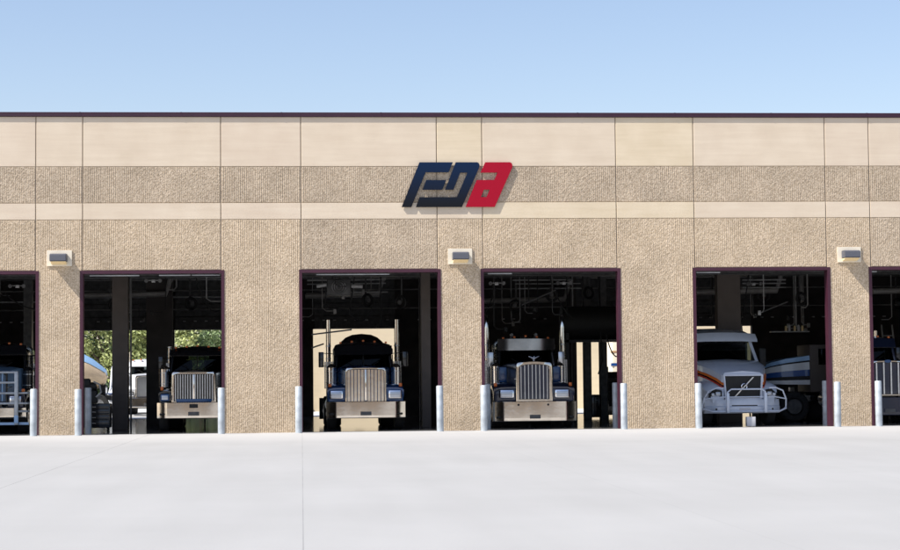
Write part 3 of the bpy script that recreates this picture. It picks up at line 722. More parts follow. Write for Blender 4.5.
# ---- pale blue-grey aerodynamic truck
def aero_truck():
    t = thing('semi_truck', 'pale blue grey semi truck with red side stripes, slanted grille bar and pipe bull bar', 'truck', (20.79, 1.75, 0), R(3.5), 'trucks parked nose out in the bays')
    P_ = 'greyblue'
    def hr(y, wt, wb, zt, zb, cr):
        return [Vector((-wb, y, zb)), Vector((-wb, y, zb + (zt - zb) * .55)), Vector((-wt, y, zt - .10)), Vector((-wt * .85, y, zt)), Vector((0, y - cr, zt + .05)),
                Vector((wt * .85, y, zt)), Vector((wt, y, zt - .10)), Vector((wb, y, zb + (zt - zb) * .55)), Vector((wb, y, zb))]
    b = B(); loft(b, [hr(.22, .68, .70, 1.70, .85, -.0), hr(.6, .80, .84, 1.84, .85, 0), hr(.95, .96, 1.0, 1.96, .85, 0), hr(1.4, 1.08, 1.1, 2.04, .9, 0), hr(2.0, 1.14, 1.16, 2.10, .95, 0)])
    obj('hood', b, P_, t)
    # fenders: fat flared shapes each side
    for s in (-1, 1):
        b = B(); rings = []
        for y, xo, zt, zb in ((.12, 1.02, .98, .55), (.3, 1.16, 1.2, .55), (.6, 1.24, 1.36, .95), (1.1, 1.26, 1.44, 1.1), (1.6, 1.25, 1.42, 1.0), (2.0, 1.2, 1.36, .6)):
            rings.append([Vector((s * .66, y, zb)), Vector((s * .66, y, zt + .06)), Vector((s * (xo * .82), y, zt + .02)), Vector((s * xo, y + .03, zt - .10)), Vector((s * xo, y + .05, zb))])
        loft(b, rings); obj('front_fender', b, P_, t)
    # grille
    b = B(); prism(b, [(-.66, 1.64), (.66, 1.64), (.60, .84), (-.60, .84)], .14, .24, [[(-.60, 1.59), (.60, 1.59), (.55, .88), (-.55, .88)]]); g = obj('grille', b, P_, t, smooth=False)
    b = B(); box(b, -.62, .62, .215, .235, .86, 1.6); obj('grille_mesh', b, 'black', g, smooth=False)
    b = B(); prism(b, [(-.30, .93), (-.25, .93), (.36, 1.55), (.31, 1.55)], .15, .17); obj('diagonal_bar', b, 'chrome2', g, smooth=False)
    b = B(); pts = [(.03 + .09 * cos(a * pi / 8), .14, 1.25 + .09 * sin(a * pi / 8)) for a in range(16)]; tube(b, pts, .018, 6, closed=True)
    tube(b, [(.09, .14, 1.31), (.15, .14, 1.37)], .014, 6); obj('ring_badge', b, 'chrome', g)
    # bumper
    b = B(); rings = []
    for i in range(15):
        u = -1 + i / 7; x = 1.24 * u; yb = .5 * max(0, abs(u) - .6) ** 1.6 / .4 ** 1.6 * .6
        rings.append([Vector((x, yb + .05, .40)), Vector((x, yb, .46)), Vector((x, yb, .60)), Vector((x, yb + .05, .64)), Vector((x, yb + .04, .70)), Vector((x, yb + .08, .84)), Vector((x, yb + .2, .84)), Vector((x, yb + .2, .40))])
    loft(b, rings); obj('bumper', b, P_, t)
    b = B(); box(b, -.42, .42, .035, .05, .62, .66); box(b, -.95, -.6, .05, .07, .50, .56); box(b, .6, .95, .05, .07, .50, .56); obj('air_slot', b, 'black', t, smooth=False)
    b = B(); box(b, -.18, .18, -.02, 0, .46, .57, .004); obj('number_plate', b, 'plate', t, smooth=False)
    for s in (-1, 1):
        b = B(); loft(b, [[Vector((s * .72, .09, .90)), Vector((s * .73, .09, 1.13)), Vector((s * .93, .12, 1.17)), Vector((s * 1.13, .24, 1.02)), Vector((s * 1.13, .22, .9))],
                          [Vector((s * .74, .3, .90)), Vector((s * .76, .3, 1.16)), Vector((s * .95, .38, 1.2)), Vector((s * 1.08, .5, 1.06)), Vector((s * 1.05, .42, .9))]])
        h = obj('headlight', b, 'black', t, smooth=False)
        b = B(); box(b, min(s * .77, s * .93), max(s * .77, s * .93), .07, .2, .95, 1.09, .03); box(b, min(s * .96, s * 1.06), max(s * .96, s * 1.06), .10, .24, .95, 1.05, .02); obj('headlight_lens', b, 'lensw', h)
        # stripes up the nose flank
        for j, (m, dz) in enumerate((('redp', .0), ('blackp', .055), ('orange', .10))):
            b = B(); hgt = (.05, .042, .07)[j]; path = [(.665, .17, 1.20), (.80, .42, 1.34), (.98, .9, 1.50), (1.14, 1.5, 1.62), (1.19, 2.0, 1.66)]
            if s > 0: path = path[:3]
            loft(b, [[Vector((s * (x + .02), y, z + dz)), Vector((s * x, y, z + dz + hgt)), Vector((s * (x - .07), y + .05, z + dz + hgt)), Vector((s * (x - .07), y + .05, z + dz))] for x, y, z in path])
            obj('side_stripe', b, m, t)
    # bull bar
    b = B(); r = .026
    tube(b, [(-.66, -.2, .95), (-.62, -.2, 1.08), (-.5, -.2, 1.17), (.5, -.2, 1.17), (.62, -.2, 1.08), (.66, -.2, .95)], r, 8)
    tube(b, [(-1.34, .25, .50), (-1.38, .1, .58), (-1.36, 0, .85), (-1.22, -.1, 1.12), (-.95, -.16, 1.22), (-.74, -.19, 1.2)], r, 8)
    tube(b, [(1.34, .25, .50), (1.38, .1, .58), (1.36, 0, .85), (1.22, -.1, 1.12), (.95, -.16, 1.22), (.74, -.19, 1.2)], r, 8)
    tube(b, [(-1.37, .05, .55), (-1.1, -.14, .46), (1.1, -.14, .46), (1.37, .05, .55)], r * 1.2, 8)
    tube(b, [(-1.36, .0, .85), (-.95, -.15, .92), (.95, -.15, .92), (1.36, .0, .85)], r * .8, 8)
    for s in (-1, 1): box(b, s * .62 - .05, s * .62 + .05, -.24, -.18, .42, 1.05, .015); tube(b, [(s * .62, -.2, .55), (s * .62, .1, .55)], .03, 6)
    obj('bull_bar', b, 'greyblue', t)
    # cab
    hw = 1.10; y = 2.0; zw0, zw1 = 2.08, 2.78; b = B()
    box(b, -hw, hw, y + .02, y + 2.3, .95, zw0, .05)
    for s in (-1, 1):
        tube(b, [(s * (hw - .04), y + .1, zw0 - .03), (s * (hw - .14), y + .6, zw1)], .055, 6)
        box(b, min(s * (hw - .07), s * hw), max(s * (hw - .07), s * hw), y + 1.3, y + 2.3, zw0 - .02, zw1 + .02, .01)
    rings = []
    for yy, zt in ((y + .42, 2.86), (y + .5, 3.0), (y + .9, 3.08), (y + 1.6, 3.2), (y + 2.3, 3.2)):
        rings.append([Vector((hw * u * .98, yy, (2.74 if False else zt) - .10 * abs(u) ** 3)) for u in (-1, -.9, -.5, 0, .5, .9, 1)] + [Vector((hw * .98, yy, 2.74)), Vector((-hw * .98, yy, 2.74))])
    loft(b, rings); cab = obj('cab', b, P_, t)
    b = B(); box(b, -hw + .09, hw - .09, y + 1.25, y + 1.35, zw0 - .02, zw1 - .02); box(b, -hw + .09, hw - .09, y + .55, y + 1.2, zw1 - .08, zw1 - .02); box(b, -hw + .09, hw - .09, y + .4, y + 1.2, zw0 - .02, zw0 + .03); obj('cab_lining', b, 'black', t, smooth=False)
    b = B(); rings = []
    for i in range(11):
        u = -1 + i / 5; x = hw * 1.07 * u; yb = y + .18 + .22 * u * u
        rings.append([Vector((x, yb, 2.76 - .04 * abs(u))), Vector((x, yb + .02, 2.84 - .04 * abs(u))), Vector((x, yb + .25, 3.04 - .05 * u * u)), Vector((x, yb + .3, 3.02 - .05 * u * u)), Vector((x, yb + .08, 2.76 - .04 * abs(u)))])
    loft(b, rings); obj('sun_visor', b, P_, t, ang=60)
    b = B(); rows = []
    for k in range(5):
        f = k / 4; ww = (hw - .06) * (1 - .08 * f)
        rows.append([b.verts.new((ww * u, y + .03 + .5 * f + .14 * u * u, zw0 + (zw1 - zw0) * f)) for u in (-1, -.6, -.2, .2, .6, 1)])
    for A, D in zip(rows, rows[1:]):
        for k in range(5): b.faces.new((A[k], A[k + 1], D[k + 1], D[k]))
    obj('windshield', b, 'glass', t)
    for s in (-1, 1):
        b = B(); box(b, s * 1.33 - .11, s * 1.33 + .11, 2.3, 2.42, 1.9, 2.5, .03); m_ = obj('mirror', b, 'black', t); b = B(); tube(b, [(s * 1.25, 2.38, 2.0), (s * 1.05, 2.5, 1.95)], .025, 6); obj('mirror_arm', b, 'black', m_)
    b = B(); tube(b, [(-.12, y + .28, 2.12), (-.5, y + .42, 2.55)], .01, 5); tube(b, [(.5, y + .25, 2.12), (.1, y + .42, 2.5)], .01, 5); obj('wiper', b, 'black', t)
    b = B()
    for s in (-1, 1): box(b, s * .42 - .04, s * .42 + .04, .4, 7.6, .65, .92)
    box(b, -1, 1, .94, 1.06, .44, .56); box(b, -.9, .9, 5.5, 5.7, .44, .6); box(b, -.9, .9, 6.8, 7, .44, .6); obj('chassis', b, 'blackp', t)
    for s in (-1, 1):
        wheel(t, s * 1.05, 1.0, .51, .29)
        for yy in (5.6, 6.9): wheel(t, s * 1.12, yy, .51, .28, dual=True)
    return t
T4 = aero_truck()
b = B(); box(b, -.14, .14, -.1, .1, .004, .30, .01)
o = obj('white_box', b, 'plate'); o.location = (20.76, .9, .004); tag(o, 'small white box on the floor under the pale blue grey truck', 'box')

# ---- striped service truck in the right of bay 4, nose to the left
def service_truck():
    t = thing('service_truck', 'dark service truck with slanted white and blue striped hood, right of the bull bar truck', 'truck', (24.3, 6.2, 0), R(0))
    def sec(x, y0, zt, zb): return x, y0, zt, zb
    for nm, m, za, zb_ in (('hood', 'whitep', (.20, .02), (.50, .36)), ):
        pass
    # nose tapers to the left: list of x, top z, bottom z
    N = [(-1.72, 1.92, 1.30, .55), (-1.5, 2.03, 1.30, .25), (-1.0, 2.16, 1.28, .08), (-.2, 2.27, 1.27, 0), (.35, 2.33, 1.26, 0)]
    def band(name, f0, f1, m, out):
        b = B(); rings = []
        for x, zt, z0, yo in N:
            a = z0 + (zt - z0) * f0; c = z0 + (zt - z0) * f1
            rings.append([Vector((x, yo - out, a)), Vector((x, yo - out + .02 * f1, c)), Vector((x, 1.6 - yo, c)), Vector((x, 1.6 - yo, a))])
        loft(b, rings); obj(name, b, m, t, ang=50)
    band('lower_stripe', 0, .16, 'whitep', .02); band('black_panel', .161, .30, 'black', 0); band('blue_stripe', .301, .52, 'cobalt', .01)  # band under the blue stripe is plain black, set slightly back
    band('white_panel', .521, .78, 'whitep', .02); band('trim_line', .781, .84, 'black', 0); band('hood_top', .841, 1.0, 'skyp', .03)
    b = B(); box(b, -.2, 1.9, -.06, 1.66, 1.0, 2.65, .05); box(b, 1.95, 5.0, 0, 1.7, 1.1, 2.3, .04); obj('cab', b, 'incol', t)
    b = B(); box(b, .1, .75, -.075, -.05, 1.95, 2.5, .01); obj('side_window', b, 'glass', t)
    b = B(); box(b, -1.4, 5.0, .3, .5, .7, .9); box(b, -1.4, 5.0, 1.1, 1.3, .7, .9); obj('chassis', b, 'blackp', t)
    for x in (-.75, 3.6):
        for y, s in ((.12, -1), (1.5, 1)):
            wt = thing_part('wheel', t); wt.location = (x, y, .52)
            b = B(); rings = [[Vector((r * cos(2 * pi * k / 28), yy, r * sin(2 * pi * k / 28))) for k in range(28)] for yy, r in ((-.14, .3), (-.14, .47), (-.1, .52), (.1, .52), (.14, .47), (.14, .3))]
            loft(b, rings); obj('tyre', b, 'tyre', wt)
            b = B(); loft(b, [[Vector((r * cos(2 * pi * k / 20), s * yy, r * sin(2 * pi * k / 20))) for k in range(20)] for yy, r in ((.145, .3), (.145, .26), (.07, .22), (.08, .1), (.15, .08))]); obj('rim', b, 'steel', wt)
    b = B(); box(b, -1.62, -1.5, .3, 1.3, .62, .82, .03); obj('bumper', b, 'steel', t)
    return t
service_truck()

# ---------------------------------------------------------------- workshop clutter
def tub(name, pts, r, m, label, cat, group=None):
    b = B(); tube(b, pts, r, 8); o = obj(name, b, m); return tag(o, label, cat, group)
def sag(p0, p1, d, n=14):
    p0, p1 = Vector(p0), Vector(p1); return [p0.lerp(p1, i / n) - Vector((0, 0, d * 4 * (i / n) * (1 - i / n))) for i in range(n + 1)]
ovh = [((6.9, 11, 5.20), (9.75, 11, 5.22), .03, 'left of the blue truck bay, highest'), ((6.9, 11, 5.06), (9.75, 11, 5.08), .022, 'in the blue truck bay, second'), ((7.6, 10.5, 4.74), (9.8, 10.5, 4.74), .03, 'in the blue truck bay, lowest'),
       ((14.4, 11, 5.17), (16.6, 11, 5.17), .025, 'in the chrome visor truck bay, highest'), ((14.5, 11, 5.03), (16.9, 11, 5.03), .02, 'in the chrome visor truck bay, second'), ((14.6, 11, 4.86), (16.9, 11, 4.86), .022, 'in the chrome visor truck bay, lowest'),
       ((19.2, 10, 5.1), (20.6, 10, 5.1), .024, 'left of the column in the bull bar truck bay, highest'), ((19.2, 10, 4.96), (20.6, 10, 4.96), .02, 'left of the column in the bull bar truck bay, second'), ((19.2, 10, 4.8), (20.6, 10, 4.8), .02, 'left of the column in the bull bar truck bay, lowest'),
       ((22.7, 10, 5.08), (24.3, 10, 5.08), .03, 'at the right of the bull bar truck bay, highest'), ((22.7, 10, 4.95), (24.3, 10, 4.95), .024, 'at the right of the bull bar truck bay, second'), ((22.7, 10, 4.8), (24.3, 10, 4.8), .024, 'at the right of the bull bar truck bay, lowest'),
       ((-1.4, 14, 4.75), (3.8, 14, 4.75), .03, 'across the first full bay'), ((-6, 14, 4.6), (-2, 14, 4.6), .03, 'in the leftmost bay')]
for p0, p1, r, s in ovh: tub('overhead_pipe', [p0, p1], r, 'pipe', 'overhead pipe ' + s, 'pipe', 'pale pipes running under the workshop roof')
hoses = [(sag((3.1, 6, 5.3), (3.9, 7, 4.0), .5), 'from the ceiling in the first full bay'), (sag((8.5, 6, 5.3), (8.3, 6.5, 3.9), .1) + sag((8.3, 6.5, 3.9), (9.2, 6.8, 4.3), .5), 'looping left of centre in the blue truck bay'),
         ([(9.45, 8, 5.5), (9.44, 8, 3.6), (9.3, 8, 3.4)], 'straight down above the blue truck'), (sag((15.2, 7, 5.2), (16.2, 7, 3.6), .4), 'right of the tall pipe in the chrome visor bay'),
         (sag((21.9, 9, 5.5), (22.3, 9, 3.5), .2), 'right of the column in the bull bar bay'), (sag((22.5, 8, 5.5), (22.0, 8, 3.4), .5), 'looping above the service truck'),
         ([(17.3, 9, 3.2), (17.36, 9, 2.2), (17.2, 9, 1.7)], 'across the left pale gap beside the navy truck'), (sag((17.5, 9, 3.1), (18.1, 9, 2.6), .5), 'looped over the right pale gap beside the navy truck'),
         (sag((-3.3, 7, 4.6), (-1.6, 7, 4.2), .3), 'in the leftmost bay'), (sag((14.0, 12, 5.4), (13.3, 12, 3.9), .3), 'left of centre above the chrome visor truck')]
for p, s in hoses: tub('hanging_hose', p, .022, 'black', 'thin black hose hanging ' + s, 'hose', 'black hoses hanging from the roof')
# hose booms: sloping metal arms
for p0, p1, s in [((14.1, 5.5, 4.05), (15.25, 5.5, 4.55), 'above the right pipe of the navy truck'), ((22.3, 5.5, 3.75), (23.2, 5.5, 4.1), 'above the service truck cab'), ((7.0, 3.2, 3.05), (8.3, 3.2, 3.2), 'left of the blue truck roof'), ((7.0, 3.2, 2.62), (7.4, 3.2, 2.75), 'beside the left mirror of the blue truck')]:
    tub('hose_boom', [p0, p1], .025, 'steel', 'dark sloping metal boom ' + s, 'boom arm', 'metal boom arms inside the bays')
def spot(x, y, z, label):
    t = thing('twin_lamp', label, 'lamp', (x, y, z), 0, 'unlit twin lamps inside the bays')
    b = B(); box(b, -.06, .06, 0, .08, -.05, .05, .01); tube(b, [(-.22, .02, .02), (.22, .02, .02)], .015, 6); obj('bracket', b, 'pipe', t)
    for s in (-1, 1):
        b = B(); tube(b, [(s * .22, -.1, .0), (s * .22, .08, .03)], [.065, .035], 12); obj('lamp_head', b, 'steel', t)
for x, y, z, s in ((13.2, 5, 4.75, 'in the upper left of the navy truck bay'), (15.6, 6, 4.8, 'right of centre in the navy truck bay'), (22.4, 7, 4.78, 'above the service truck'), (1.9, 4, 4.85, 'top centre of the first full bay'), (-2.6, 5, 4.75, 'in the leftmost bay'), (25.6, 5, 4.7, 'in the rightmost bay')):
    spot(x, y, z, 'unlit metal twin lamp ' + s)
t = thing('unit_heater', 'dark ceiling heater with round fan guard, upper left of the blue truck bay', 'heater', (7.95, 6, 4.55))
b = B(); box(b, -.4, .4, 0, .5, -.12, .45, .04); obj('casing', b, 'steel', t)
b = B()
for r in (.08, .16, .23): tube(b, [(r * cos(a * pi / 12), -.03, .17 + r * sin(a * pi / 12)) for a in range(24)], .008, 5, closed=True)
obj('fan_guard', b, 'chrome2', t)
b = B(); tube(b, [(-.3, .25, .45), (-.3, .25, 1.7)], .015, 6); tube(b, [(.3, .25, .45), (.3, .25, 1.7)], .015, 6); obj('hanger', b, 'steel', t)
b = B(); tube(b, [(-.75, .1, .2), (-.42, .1, .25)], .07, 10); tube(b, [(.42, .1, .2), (.8, .1, .18)], .07, 10); obj('duct', b, 'pipe', t)
ORD = 'first second third fourth fifth sixth seventh eighth ninth tenth eleventh twelfth'.split()
# drop pipes, hose reels, ducts and chains that crowd the upper half of every bay
random.seed(21)
bays = [(-4.6, -1.4, 'leftmost bay', 3, 1.0), (.3, 4.1, 'first full bay', 9, 1.0), (7.0, 10.4, 'blue truck bay', 9, 1.0), (12.5, 16.3, 'navy truck bay', 12, .8), (19.1, 23.0, 'pale blue truck bay', 12, .8), (24.7, 27.6, 'rightmost bay', 8, .8)]
for x0, x1, nm, n, q in bays:
    dp = []; hr_ = []
    for i in range(n):
        y = random.uniform(5, 16); k = (58.8 + y) / 58.8; x = 6.68 + (random.uniform(x0, x1) - 6.68) * k; zt = random.uniform(5.4, 6.2); zb = random.uniform(3.4, 4.4) * q + .5
        b = B(); dx = random.choice((-1, 1)) * random.uniform(.15, .5)
        tube(b, [(x, y, zt), (x, y, zb + .1), (x + dx * .3, y, zb), (x + dx, y, zb)], random.uniform(.012, .028), 6)
        if i % 2: box(b, x + dx - .05, x + dx + .05, y - .05, y + .05, zb - .1, zb + .06, .01)
        dp.append(((x + 0.0 - 6.68) / k, tag(obj('drop_pipe', b, random.choice(['conduit', 'steel', 'pipe', 'black'])), 'thin dark drop pipe or cable in the upper part of the ' + nm, 'pipe', 'drop pipes in the upper part of the ' + nm)))
    for i in range(2 + (n > 6)):
        y = random.uniform(7, 15); k = (58.8 + y) / 58.8; x = 6.68 + (x0 + (x1 - x0) * (.2 + .3 * i) - 6.68) * k
        z = random.uniform(4.2, 4.9); t = thing('hose_reel', 'dark hose reel hanging high in the ' + nm, 'hose reel', (x, y, z), random.uniform(-.6, .6), 'hose reels high in the ' + nm); hr_.append(t)
        b = B(); tube(b, [(.20 * cos(a * pi / 10), 0, .20 * sin(a * pi / 10)) for a in range(20)], .05, 8, closed=True); obj('coil', b, 'black', t)
        b = B(); tube(b, [(0, -.09, 0), (0, -.07, 0)], .08, 16); obj('side_plate', b, 'steel', t)
        b = B(); box(b, -.03, .03, .08, .11, 0, 1.3); obj('bracket', b, 'steel', t, smooth=False)
    dp.sort(key=lambda q_: q_[0])
    for i, (_, o_) in enumerate(dp): o_['label'] = 'thin drop pipe high in the %s, %s from the left' % (nm, ORD[i])
    for i, o_ in enumerate(hr_): o_['label'] = 'dark hose reel hanging high in the %s, %s from the left' % (nm, ORD[i])
    y = random.uniform(9, 14); k = (58.8 + y) / 58.8; b = B(); z = random.uniform(4.5, 4.8)
    tube(b, [(6.68 + (x0 - .2 - 6.68) * k, y, z), (6.68 + (x0 * .4 + x1 * .6 - 6.68) * k, y, z + .05), (6.68 + (x0 * .35 + x1 * .65 - 6.68) * k, y, z + .8)], .11, 12)
    tag(obj('exhaust_duct', b, 'conduit'), 'fat grey exhaust duct bending up inside the ' + nm, 'duct', 'exhaust ducts inside the bays')
for x, y, h, nm in ((3.55, 9, 2.6, 'first full bay, behind the black truck'), (22.9, 11, 3.5, 'pale blue truck bay, behind the service truck'), (28.0, 9, 3.4, 'rightmost bay')):
    t = thing('step_ladder', 'tall aluminium ladder standing in the ' + nm, 'ladder', (x, y, 0), .1)
    for s_ in (-1, 1): b = B(); tube(b, [(s_ * .25, 0, .01), (s_ * .2, .7, h)], .03, 6); obj('rail', b, 'conduit', t)
    b = B(); k = 0
    while .3 + k * .3 < h - .1:
        z = .3 + k * .3; f = z / h; box(b, -.25 + .05 * f, .25 - .05 * f, .7 * f - .03, .7 * f + .03, z - .015, z + .015); k += 1
    obj('rungs', b, 'conduit', t, smooth=False)
# tool cart in the first bay
t = thing('tool_cart', 'black tool cart with drawers, inside the first full bay behind the left bollard', 'cart', (.1, 3.6, 0))
b = B(); box(b, -.42, .45, 0, .6, .12, .9, .03); obj('cabinet', b, 'blackp', t)
for z in (.2, .38, .56, .72):
    b = B(); box(b, -.38, .41, -.02, -.002, z, z + .14, .005); d = obj('drawer', b, 'blackp', t); b = B(); box(b, -.12, .0, -.04, -.021, z + .06, z + .08); obj('handle', b, 'chrome2', d, smooth=False)
for x in (-.33, .36):
    for y in (.1, .5):
        b = B(); lathe_x(b, [(-.02, .03), (-.02, .06), (.02, .06), (.02, .03)], x, y, .06, 14); obj('castor', b, 'black', t)
# coils / parts on the cart
tub('coiled_hose', [(-.05 + (.14 + .004 * k) * cos(k * .5), 3.85 + .12 * sin(k * .5), .93 + k * .005) for k in range(50)], .02, 'pipe', 'grey coiled hose lying on the black tool cart', 'hose')
t = thing('engine_block', 'dark engine block strapped on top of the black tool cart in the first full bay', 'engine', (-.1, 3.9, .905))
b = B(); box(b, -.25, .22, -.2, .2, 0, .42, .05); tube(b, [(-.2, 0, .5), (.18, 0, .56)], .14, 12); box(b, -.3, .0, -.12, .12, .42, .8, .06); obj('block', b, 'black', t)
b = B(); tube(b, [(.2, -.22, .2), (.36, -.22, .35), (.3, -.1, .6), (.1, -.1, .7)], .03, 8); obj('intake_pipe', b, 'pipe', t)
b = B(); tube(b, [(-.05, -.24, .15), (-.05, -.2, .15)], .1, 16); obj('pulley', b, 'chrome2', t)
# exhaust tank + shelves in bay 3 right
t = thing('fluid_tank', 'large dark rounded tank raised behind the right side of the navy truck', 'tank', (17.2, 10.5, 0))
b = B(); tube(b, [(-1.1, 0, 3.55), (1.4, 0, 3.55)], .62, 24); obj('vessel', b, 'black', t)
b = B()
for x in (-.95, 1.25):
    box(b, x - .06, x + .06, -.5, -.38, .004, 3.2); box(b, x - .06, x + .06, .38, .5, .004, 3.2)
box(b, -1.05, 1.35, -.5, .5, 2.86, 2.95); obj('stand', b, 'blackp', t, smooth=False)
t = thing('storage_rack', 'black steel rack loaded with parts at the right edge of the chrome visor truck bay', 'rack', (19.5, 16, 0))
b = B()
for x in (-.9, .9): box(b, x - .04, x + .04, -.3, .3, .004, 2.0)
for z in (.4, 1.0, 1.5): box(b, -.86, .86, -.3, .3, z, z + .05)
box(b, -.86, .86, .301, .32, .1, 1.7); obj('frame', b, 'blackp', t, smooth=False)
for i in range(9):
    x = -.7 + (i % 3) * .6; z = (.45, 1.05, 1.55)[i // 3]; b = B(); box(b, x - .2, x + .2, -.25, .2, z, z + .25 + .1 * (i % 2), .02); obj('bin', b, ['black', 'steel', 'whitep'][(i * 7) % 3] if i > 6 else 'black', t)
t = thing('floor_cabinet', 'low black cabinet between the two dark posts right of the chrome visor truck', 'cabinet', (17.9, 14.1, 0))
b = B(); box(b, -.17, .16, 0, .35, .06, .93, .02); obj('body', b, 'blackp', t)
b = B(); box(b, -.05, .05, -.03, -.001, .7, .73, .005); obj('handle', b, 'pipe', t)
# small stuff scattered
t = thing('workbench', 'long dark workbench with a pale vice, along the rear wall in the rightmost bay', 'workbench', (27, 20, 0))
b = B(); box(b, -1.2, 1.2, -.3, .3, .85, .92, .01); obj('bench_top', b, 'steel', t)
for x in (-1.1, 1.1):
    for y in (-.22, .22): b = B(); box(b, x - .04, x + .04, y - .04, y + .04, .004, .849); obj('leg', b, 'steel', t, smooth=False)
b = B(); box(b, -.1, .1, -.2, .05, .921, 1.1, .02); obj('vice', b, 'pipe', t)
# wall-mounted shelf of jugs in bay 4 right
t = thing('parts_shelf', 'wall shelf of small pale jugs, right side of the pale blue truck bay', 'shelf', (24.6, 9.8, 3.2))
b = B(); box(b, -.9, .5, 0, .35, -.04, 0, .005); obj('board', b, 'pipe', t)
for i, x in enumerate((-.35, -.22, -.02, .12, .26)): b = B(); lathe_z(b, [(.002, .045), (.16 + .03 * (i % 2), .045), (.20 + .03 * (i % 2), .02)], x, .12, 10); obj('jug', b, ['lens', 'plate'][i % 2], t)

# ---------------------------------------------------------------- beyond the rear doors
t = thing('yellow_building', 'pale yellow stucco building seen through the rear doors behind the trucks', 'building', (0, 0, 0))
b = B(); box(b, 5.3, 34, 38.5, 52, -.01, 5.6); obj('wall', b, 'cream', t, smooth=False)
b = B(); box(b, 5.1, 34.2, 38.3, 52.2, 5.601, 5.8); obj('roof_edge', b, 'bluer', t, smooth=False)
t = thing('mixer_truck', 'concrete mixer truck with tan drum and blue top, beyond the first full bay', 'truck', (-3.62, 33, 0), 0)
def drum_rings(r_add, a0, a1, n, closed=True):
    ax0, ax1 = Vector((-1.9, 1.1, 2.35)), Vector((1.0, 1.1, 1.72)); d = (ax1 - ax0).normalized(); u = Vector((0, 1, 0)); v_ = d.cross(u) * -1
    out = []
    for f, r in ((0, .5), (.12, .8), (.3, 1.0), (.5, .98), (.72, .78), (.88, .55), (.97, .40), (1, .2)):
        c = ax0.lerp(ax1, f); out.append([c + (u * cos(a0 + (a1 - a0) * k / n) + v_ * sin(a0 + (a1 - a0) * k / n)) * (r + r_add) for k in range(n if closed else n + 1)])
    return out
b = B(); loft(b, drum_rings(0, 0, 2 * pi, 28)); obj('drum', b, 'drum', t)
b = B(); R1 = drum_rings(.015, pi * 1.24, pi * 1.75, 12, False); R2 = drum_rings(.03, pi * 1.24, pi * 1.75, 12, False)
loft(b, [p + q[::-1] for p, q in zip(R1, R2)]); ds = obj('drum_stripe', b, 'skyp', t)
b = B(); box(b, -2.4, 1.3, .4, 1.8, .72, .95); box(b, -2.2, -1.9, .6, 1.6, .95, 1.6); box(b, .75, 1.0, .7, 1.5, .95, 1.45); obj('chassis', b, 'blackp', t, smooth=False)
b = B(); loft(b, [[Vector((-2.3, .6, 2.9)), Vector((-2.3, 1.6, 2.9)), Vector((-1.9, 1.4, 2.6)), Vector((-1.9, .8, 2.6))], [Vector((-2.5, .5, 3.2)), Vector((-2.5, 1.7, 3.2)), Vector((-2.1, 1.6, 3.2)), Vector((-2.1, .6, 3.2))]]); obj('hopper', b, 'drum', t)
for x in (-1.9, -.8, .7):
    wt = thing_part('wheel', t); wt.location = (x, .35, .5)
    b = B(); loft(b, [[Vector((r * cos(2 * pi * k / 24), yy, r * sin(2 * pi * k / 24))) for k in range(24)] for yy, r in ((-.14, .28), (-.14, .46), (-.1, .5), (.1, .5), (.14, .46), (.14, .28))]); obj('tyre', b, 'tyre', wt)
    b = B(); loft(b, [[Vector((r * cos(2 * pi * k / 16), yy, r * sin(2 * pi * k / 16))) for k in range(16)] for yy, r in ((-.145, .28), (-.1, .2), (-.16, .06))]); obj('rim', b, 'chrome2', wt)
# white van, white semi
def van():
    t = thing('white_van', 'white van with dark windows parked beside the concrete mixer truck', 'van', (-1.75, 36, 0))
    b = B(); slab_x(b, [(0, .45), (0, 1.0), (.12, 1.08), (1.0, 1.25), (1.5, 2.2), (2.0, 2.42), (5.2, 2.4), (5.3, .45)], -1.0, 1.0); bmesh.ops.bevel(b, geom=b.edges[:], offset=.06, segments=2, affect='EDGES'); obj('body', b, 'whitep', t)
    b = B(); v = [b.verts.new(p) for p in ((-.88, 1.02, 1.33), (.88, 1.02, 1.33), (.82, 1.48, 2.18), (-.82, 1.48, 2.18))]; b.faces.new(v); obj('windshield', b, 'blackp', t, smooth=False)
    b = B(); box(b, -.6, .6, -.03, .0, .62, .9, .01); obj('grille', b, 'steel', t)
    b = B(); box(b, -1.0, 1.0, -.08, .05, .36, .52, .03); obj('bumper', b, 'chrome2', t)
    b = B(); box(b, -1.01, 1.01, -.02, .3, 1.0, 1.04); obj('blue_stripe', b, 'cobalt', t, smooth=False)
    for s in (-1, 1):
        b = B(); x0, x1 = sorted((s * .66, s * .94)); box(b, x0, x1, -.03, .02, .68, .9, .02); obj('headlight', b, 'lensw', t)
        for y in (.9, 4.3): wheel(t, s * .95, y, .36, .22)
van()
TW = conventional('white_semi_truck', 'white semi truck with chrome bumper parked out in the rear yard between the indoor columns', (-.35, 30, 0), R(3), dict(
    paint='whitep', hw=1.2, gw=1.1, gz=(.85, 1.85), bz=(.40, .84), bars=12, hz=(.9, 1.15), fz=1.35, cowl=1.95, wz=(1.9, 2.3), chw=.95, roof=2.65,
    visor=(2.3, 2.5), sx=(1.0, 3.0, .07, 0), mir=(1.3, 1.9, 2.3, .15), arch=.03, holes=()))
TW['group'] = 'vehicles in the rear yard'
TW2 = copy_tree(TW); TW2.location = (4.3, 34, 0); TW2.rotation_euler.z = R(-4); TW2['label'] = 'white semi truck in the rear yard, mostly hidden behind the black truck'
t = thing('camper_trailer', 'cream camper trailer with thin blue stripe, beyond the right side of the navy truck bay', 'trailer', (23.95, 31.5, 0), 0)
b = B(); box(b, -2.6, 2.6, 0, 2.3, .6, 3.35, .15); obj('body', b, 'backplate', t)
